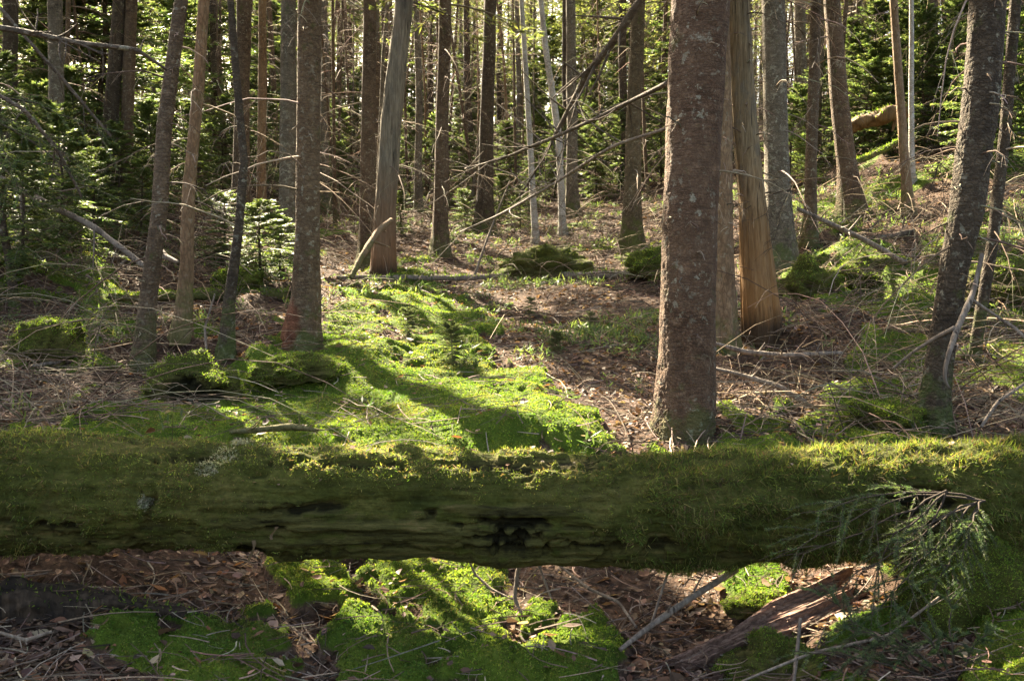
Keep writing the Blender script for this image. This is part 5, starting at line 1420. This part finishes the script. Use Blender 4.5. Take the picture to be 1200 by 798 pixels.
boulder('mossy_hump', 'green mossy hump right of the large dark tree', 'hump', 1165, 340, 110, 40, seed=19)
boulder('mossy_hump', 'mossy foot mound of the green footed spruce', 'hump', 770, 318, 70, 26, seed=20, bare=0.0)
boulder('mossy_hump', 'shaggy mossy bank holding the log at lower right', 'bank', 1150, 720, 170, 110, D=3.75, seed=21, n=26000, depth=0.6, bare=0.1)
boulder('mossy_hump', 'small mossy clod under the slanting plank at lower right', 'hump', 905, 790, 120, 50, seed=22, n=9000, bare=0.2)
boulder('mossy_hump', 'mossy clod beside the black gap under the log at right', 'hump', 882, 712, 70, 22, seed=23, n=6000)

# roots that arch over the black hollow below the three thin trunks
for k_, (pts, lab) in enumerate([
    ([(168, 425, 9, 7.55), (185, 440, 10, 7.35), (200, 455, 9, 7.15), (206, 472, 6, 7.0)], 'mossy root running from the dark leaning spruce into the root mound'),
    ([(214, 402, 9, 8.0), (232, 418, 12, 7.6), (262, 420, 12, 7.45), (276, 440, 10, 7.25), (280, 462, 7, 7.1)], 'thick mossy root arching over the black hollow'),
    ([(262, 405, 9, 7.8), (290, 425, 10, 7.5), (312, 448, 8, 7.2), (322, 466, 5, 7.1)], 'mossy root reaching right from the crooked dark sapling'),
    ([(172, 432, 8, 7.5), (152, 444, 9, 7.3), (136, 456, 7, 7.2)], 'short mossy root left of the dark leaning spruce')]):
    limb('tree_root', lab, 'root', pts, M['mossbark'], seed=60 + k_, mossy=1500, S=12)

# the dark fan of a dead bough that droops over the right end of the log
def bough(label, root_p, tips, seed, needle=True, nt_=16):
    g = np.random.default_rng(seed)
    o = np.asarray(root_p, float)
    root = thing('spruce_bough', o, label, 'bough')
    mb = MB(); nb = MB()
    for tip in tips:
        e = np.asarray(tip, float) - o
        s = np.linspace(0, 1, 9)
        L = np.linalg.norm(e)
        pth = e * s[:, None] + np.array([0, 0, 1.0]) * (g.uniform(-0.12, 0.25) * L * (s - s * s))[:, None] * 2 + g.normal(0, 0.006, (9, 3))
        V, q = tubes(pth[None], (0.0045 * np.linspace(1, 0.35, 9))[None], 5); mb.add(V, q, 0, np.array([0.045, 0.032, 0.022]))
        k = g.integers(2, 9, nt_)
        t = norm(np.gradient(pth, axis=0))[k]
        sd = norm(np.cross(t, norm(np.array([0, -0.4, 0.9]) + g.normal(0, 0.2, (nt_, 3))))) * np.where(g.random(nt_) < 0.5, -1, 1)[:, None]
        d = norm(t * 0.8 + sd * g.uniform(0.5, 1.0, (nt_, 1)) + g.normal(0, 0.15, (nt_, 3)))
        tl = L * g.uniform(0.12, 0.32, nt_)
        ss = np.linspace(0, 1, 5)[None, :, None]
        pp = pth[k][:, None] + d[:, None] * tl[:, None, None] * ss - np.array([0, 0, 1.0]) * (0.3 * tl)[:, None, None] * ss ** 2
        V, q = tubes(pp, 0.0018 * np.linspace(1, 0.5, 5)[None].repeat(nt_, 0), 3); mb.add(V, q, 0, np.array([0.055, 0.040, 0.027]))
        if needle:
            a = pp[:, :-1].reshape(-1, 3); b = pp[:, 1:].reshape(-1, 3)
            a = np.concatenate([a, pth[3:-1]]); b = np.concatenate([b, pth[4:]])
            ok = g.random(len(a)) < 0.8; a, b = a[ok], b[ok]
            ln = np.linalg.norm(b - a, axis=1)
            c = palette(len(a), [(0.045, 0.068, 0.026), (0.062, 0.088, 0.034), (0.085, 0.11, 0.046)], 0.2)
            V, f, C = needles(a, (b - a) / ln[:, None], norm(np.array([0, 0, 1.0]) + g.normal(0, 0.3, a.shape)), ln, c, per=40, nl=0.014, nw=0.0013)
            nb.add(V, f, 0, C)
    link('twigs', mb.mesh('twigs', [M['twig']], smooth=True), root)
    if needle: link('needles', nb.mesh('needles', [M['needle']]), root)
    return root
bough('grey green spruce bough drooping over the right end of the log', P(1150, 585, 3.62), [P(960, 600, 3.42), P(935, 645, 3.4), P(985, 690, 3.3), P(1030, 715, 3.3), P(1085, 715, 3.3), P(1050, 640, 3.35), P(1125, 660, 3.35)], 401, True, 20)
bough('bare tangled dead bough hanging in the dark under the log end', P(1110, 575, 3.5), [P(945, 650, 3.42), P(1000, 690, 3.4), P(1050, 690, 3.4)], 402, False, 10)
bough('low spruce bough with needles resting at the lower right corner', P(1120, 800, 3.2), [P(960, 700, 3.3), P(1000, 740, 3.2), P(1060, 720, 3.2), P(930, 760, 3.2), P(1110, 690, 3.3), P(1160, 740, 3.2)], 403, True, 18)
bough('dark green spruce bough hanging into the left edge', P(-60, 120, 4.6), [P(60, 170, 4.4), P(90, 215, 4.4), P(40, 235, 4.4), P(110, 150, 4.6), P(20, 190, 4.4)], 404, True, 18)
bough('pale lichen hung dead bough in front of the stripped snag', P(925, 222, 8.6), [P(838, 285, 8.3), P(860, 240, 8.4), P(905, 290, 8.4), P(930, 280, 8.4), P(960, 262, 8.5), P(880, 262, 8.3)], 405, False, 14)
bough('tangle of dead branches left of the green footed spruce', P(735, 262, 16.5), [P(640, 268, 16), P(650, 255, 16.2), P(665, 285, 15.8), P(690, 292, 15.8), P(620, 275, 16), P(700, 270, 16), P(680, 250, 16.3)], 406, False, 26)
bough('pale dead bough hanging beside the large dark tree', P(1100, 190, 9.5), [P(1080, 260, 9.3), P(1110, 255, 9.3), P(1130, 240, 9.4), P(1090, 235, 9.4)], 407, False, 14)

# the red wound on the foot of the left spruce
print('objects', len(bpy.data.objects))
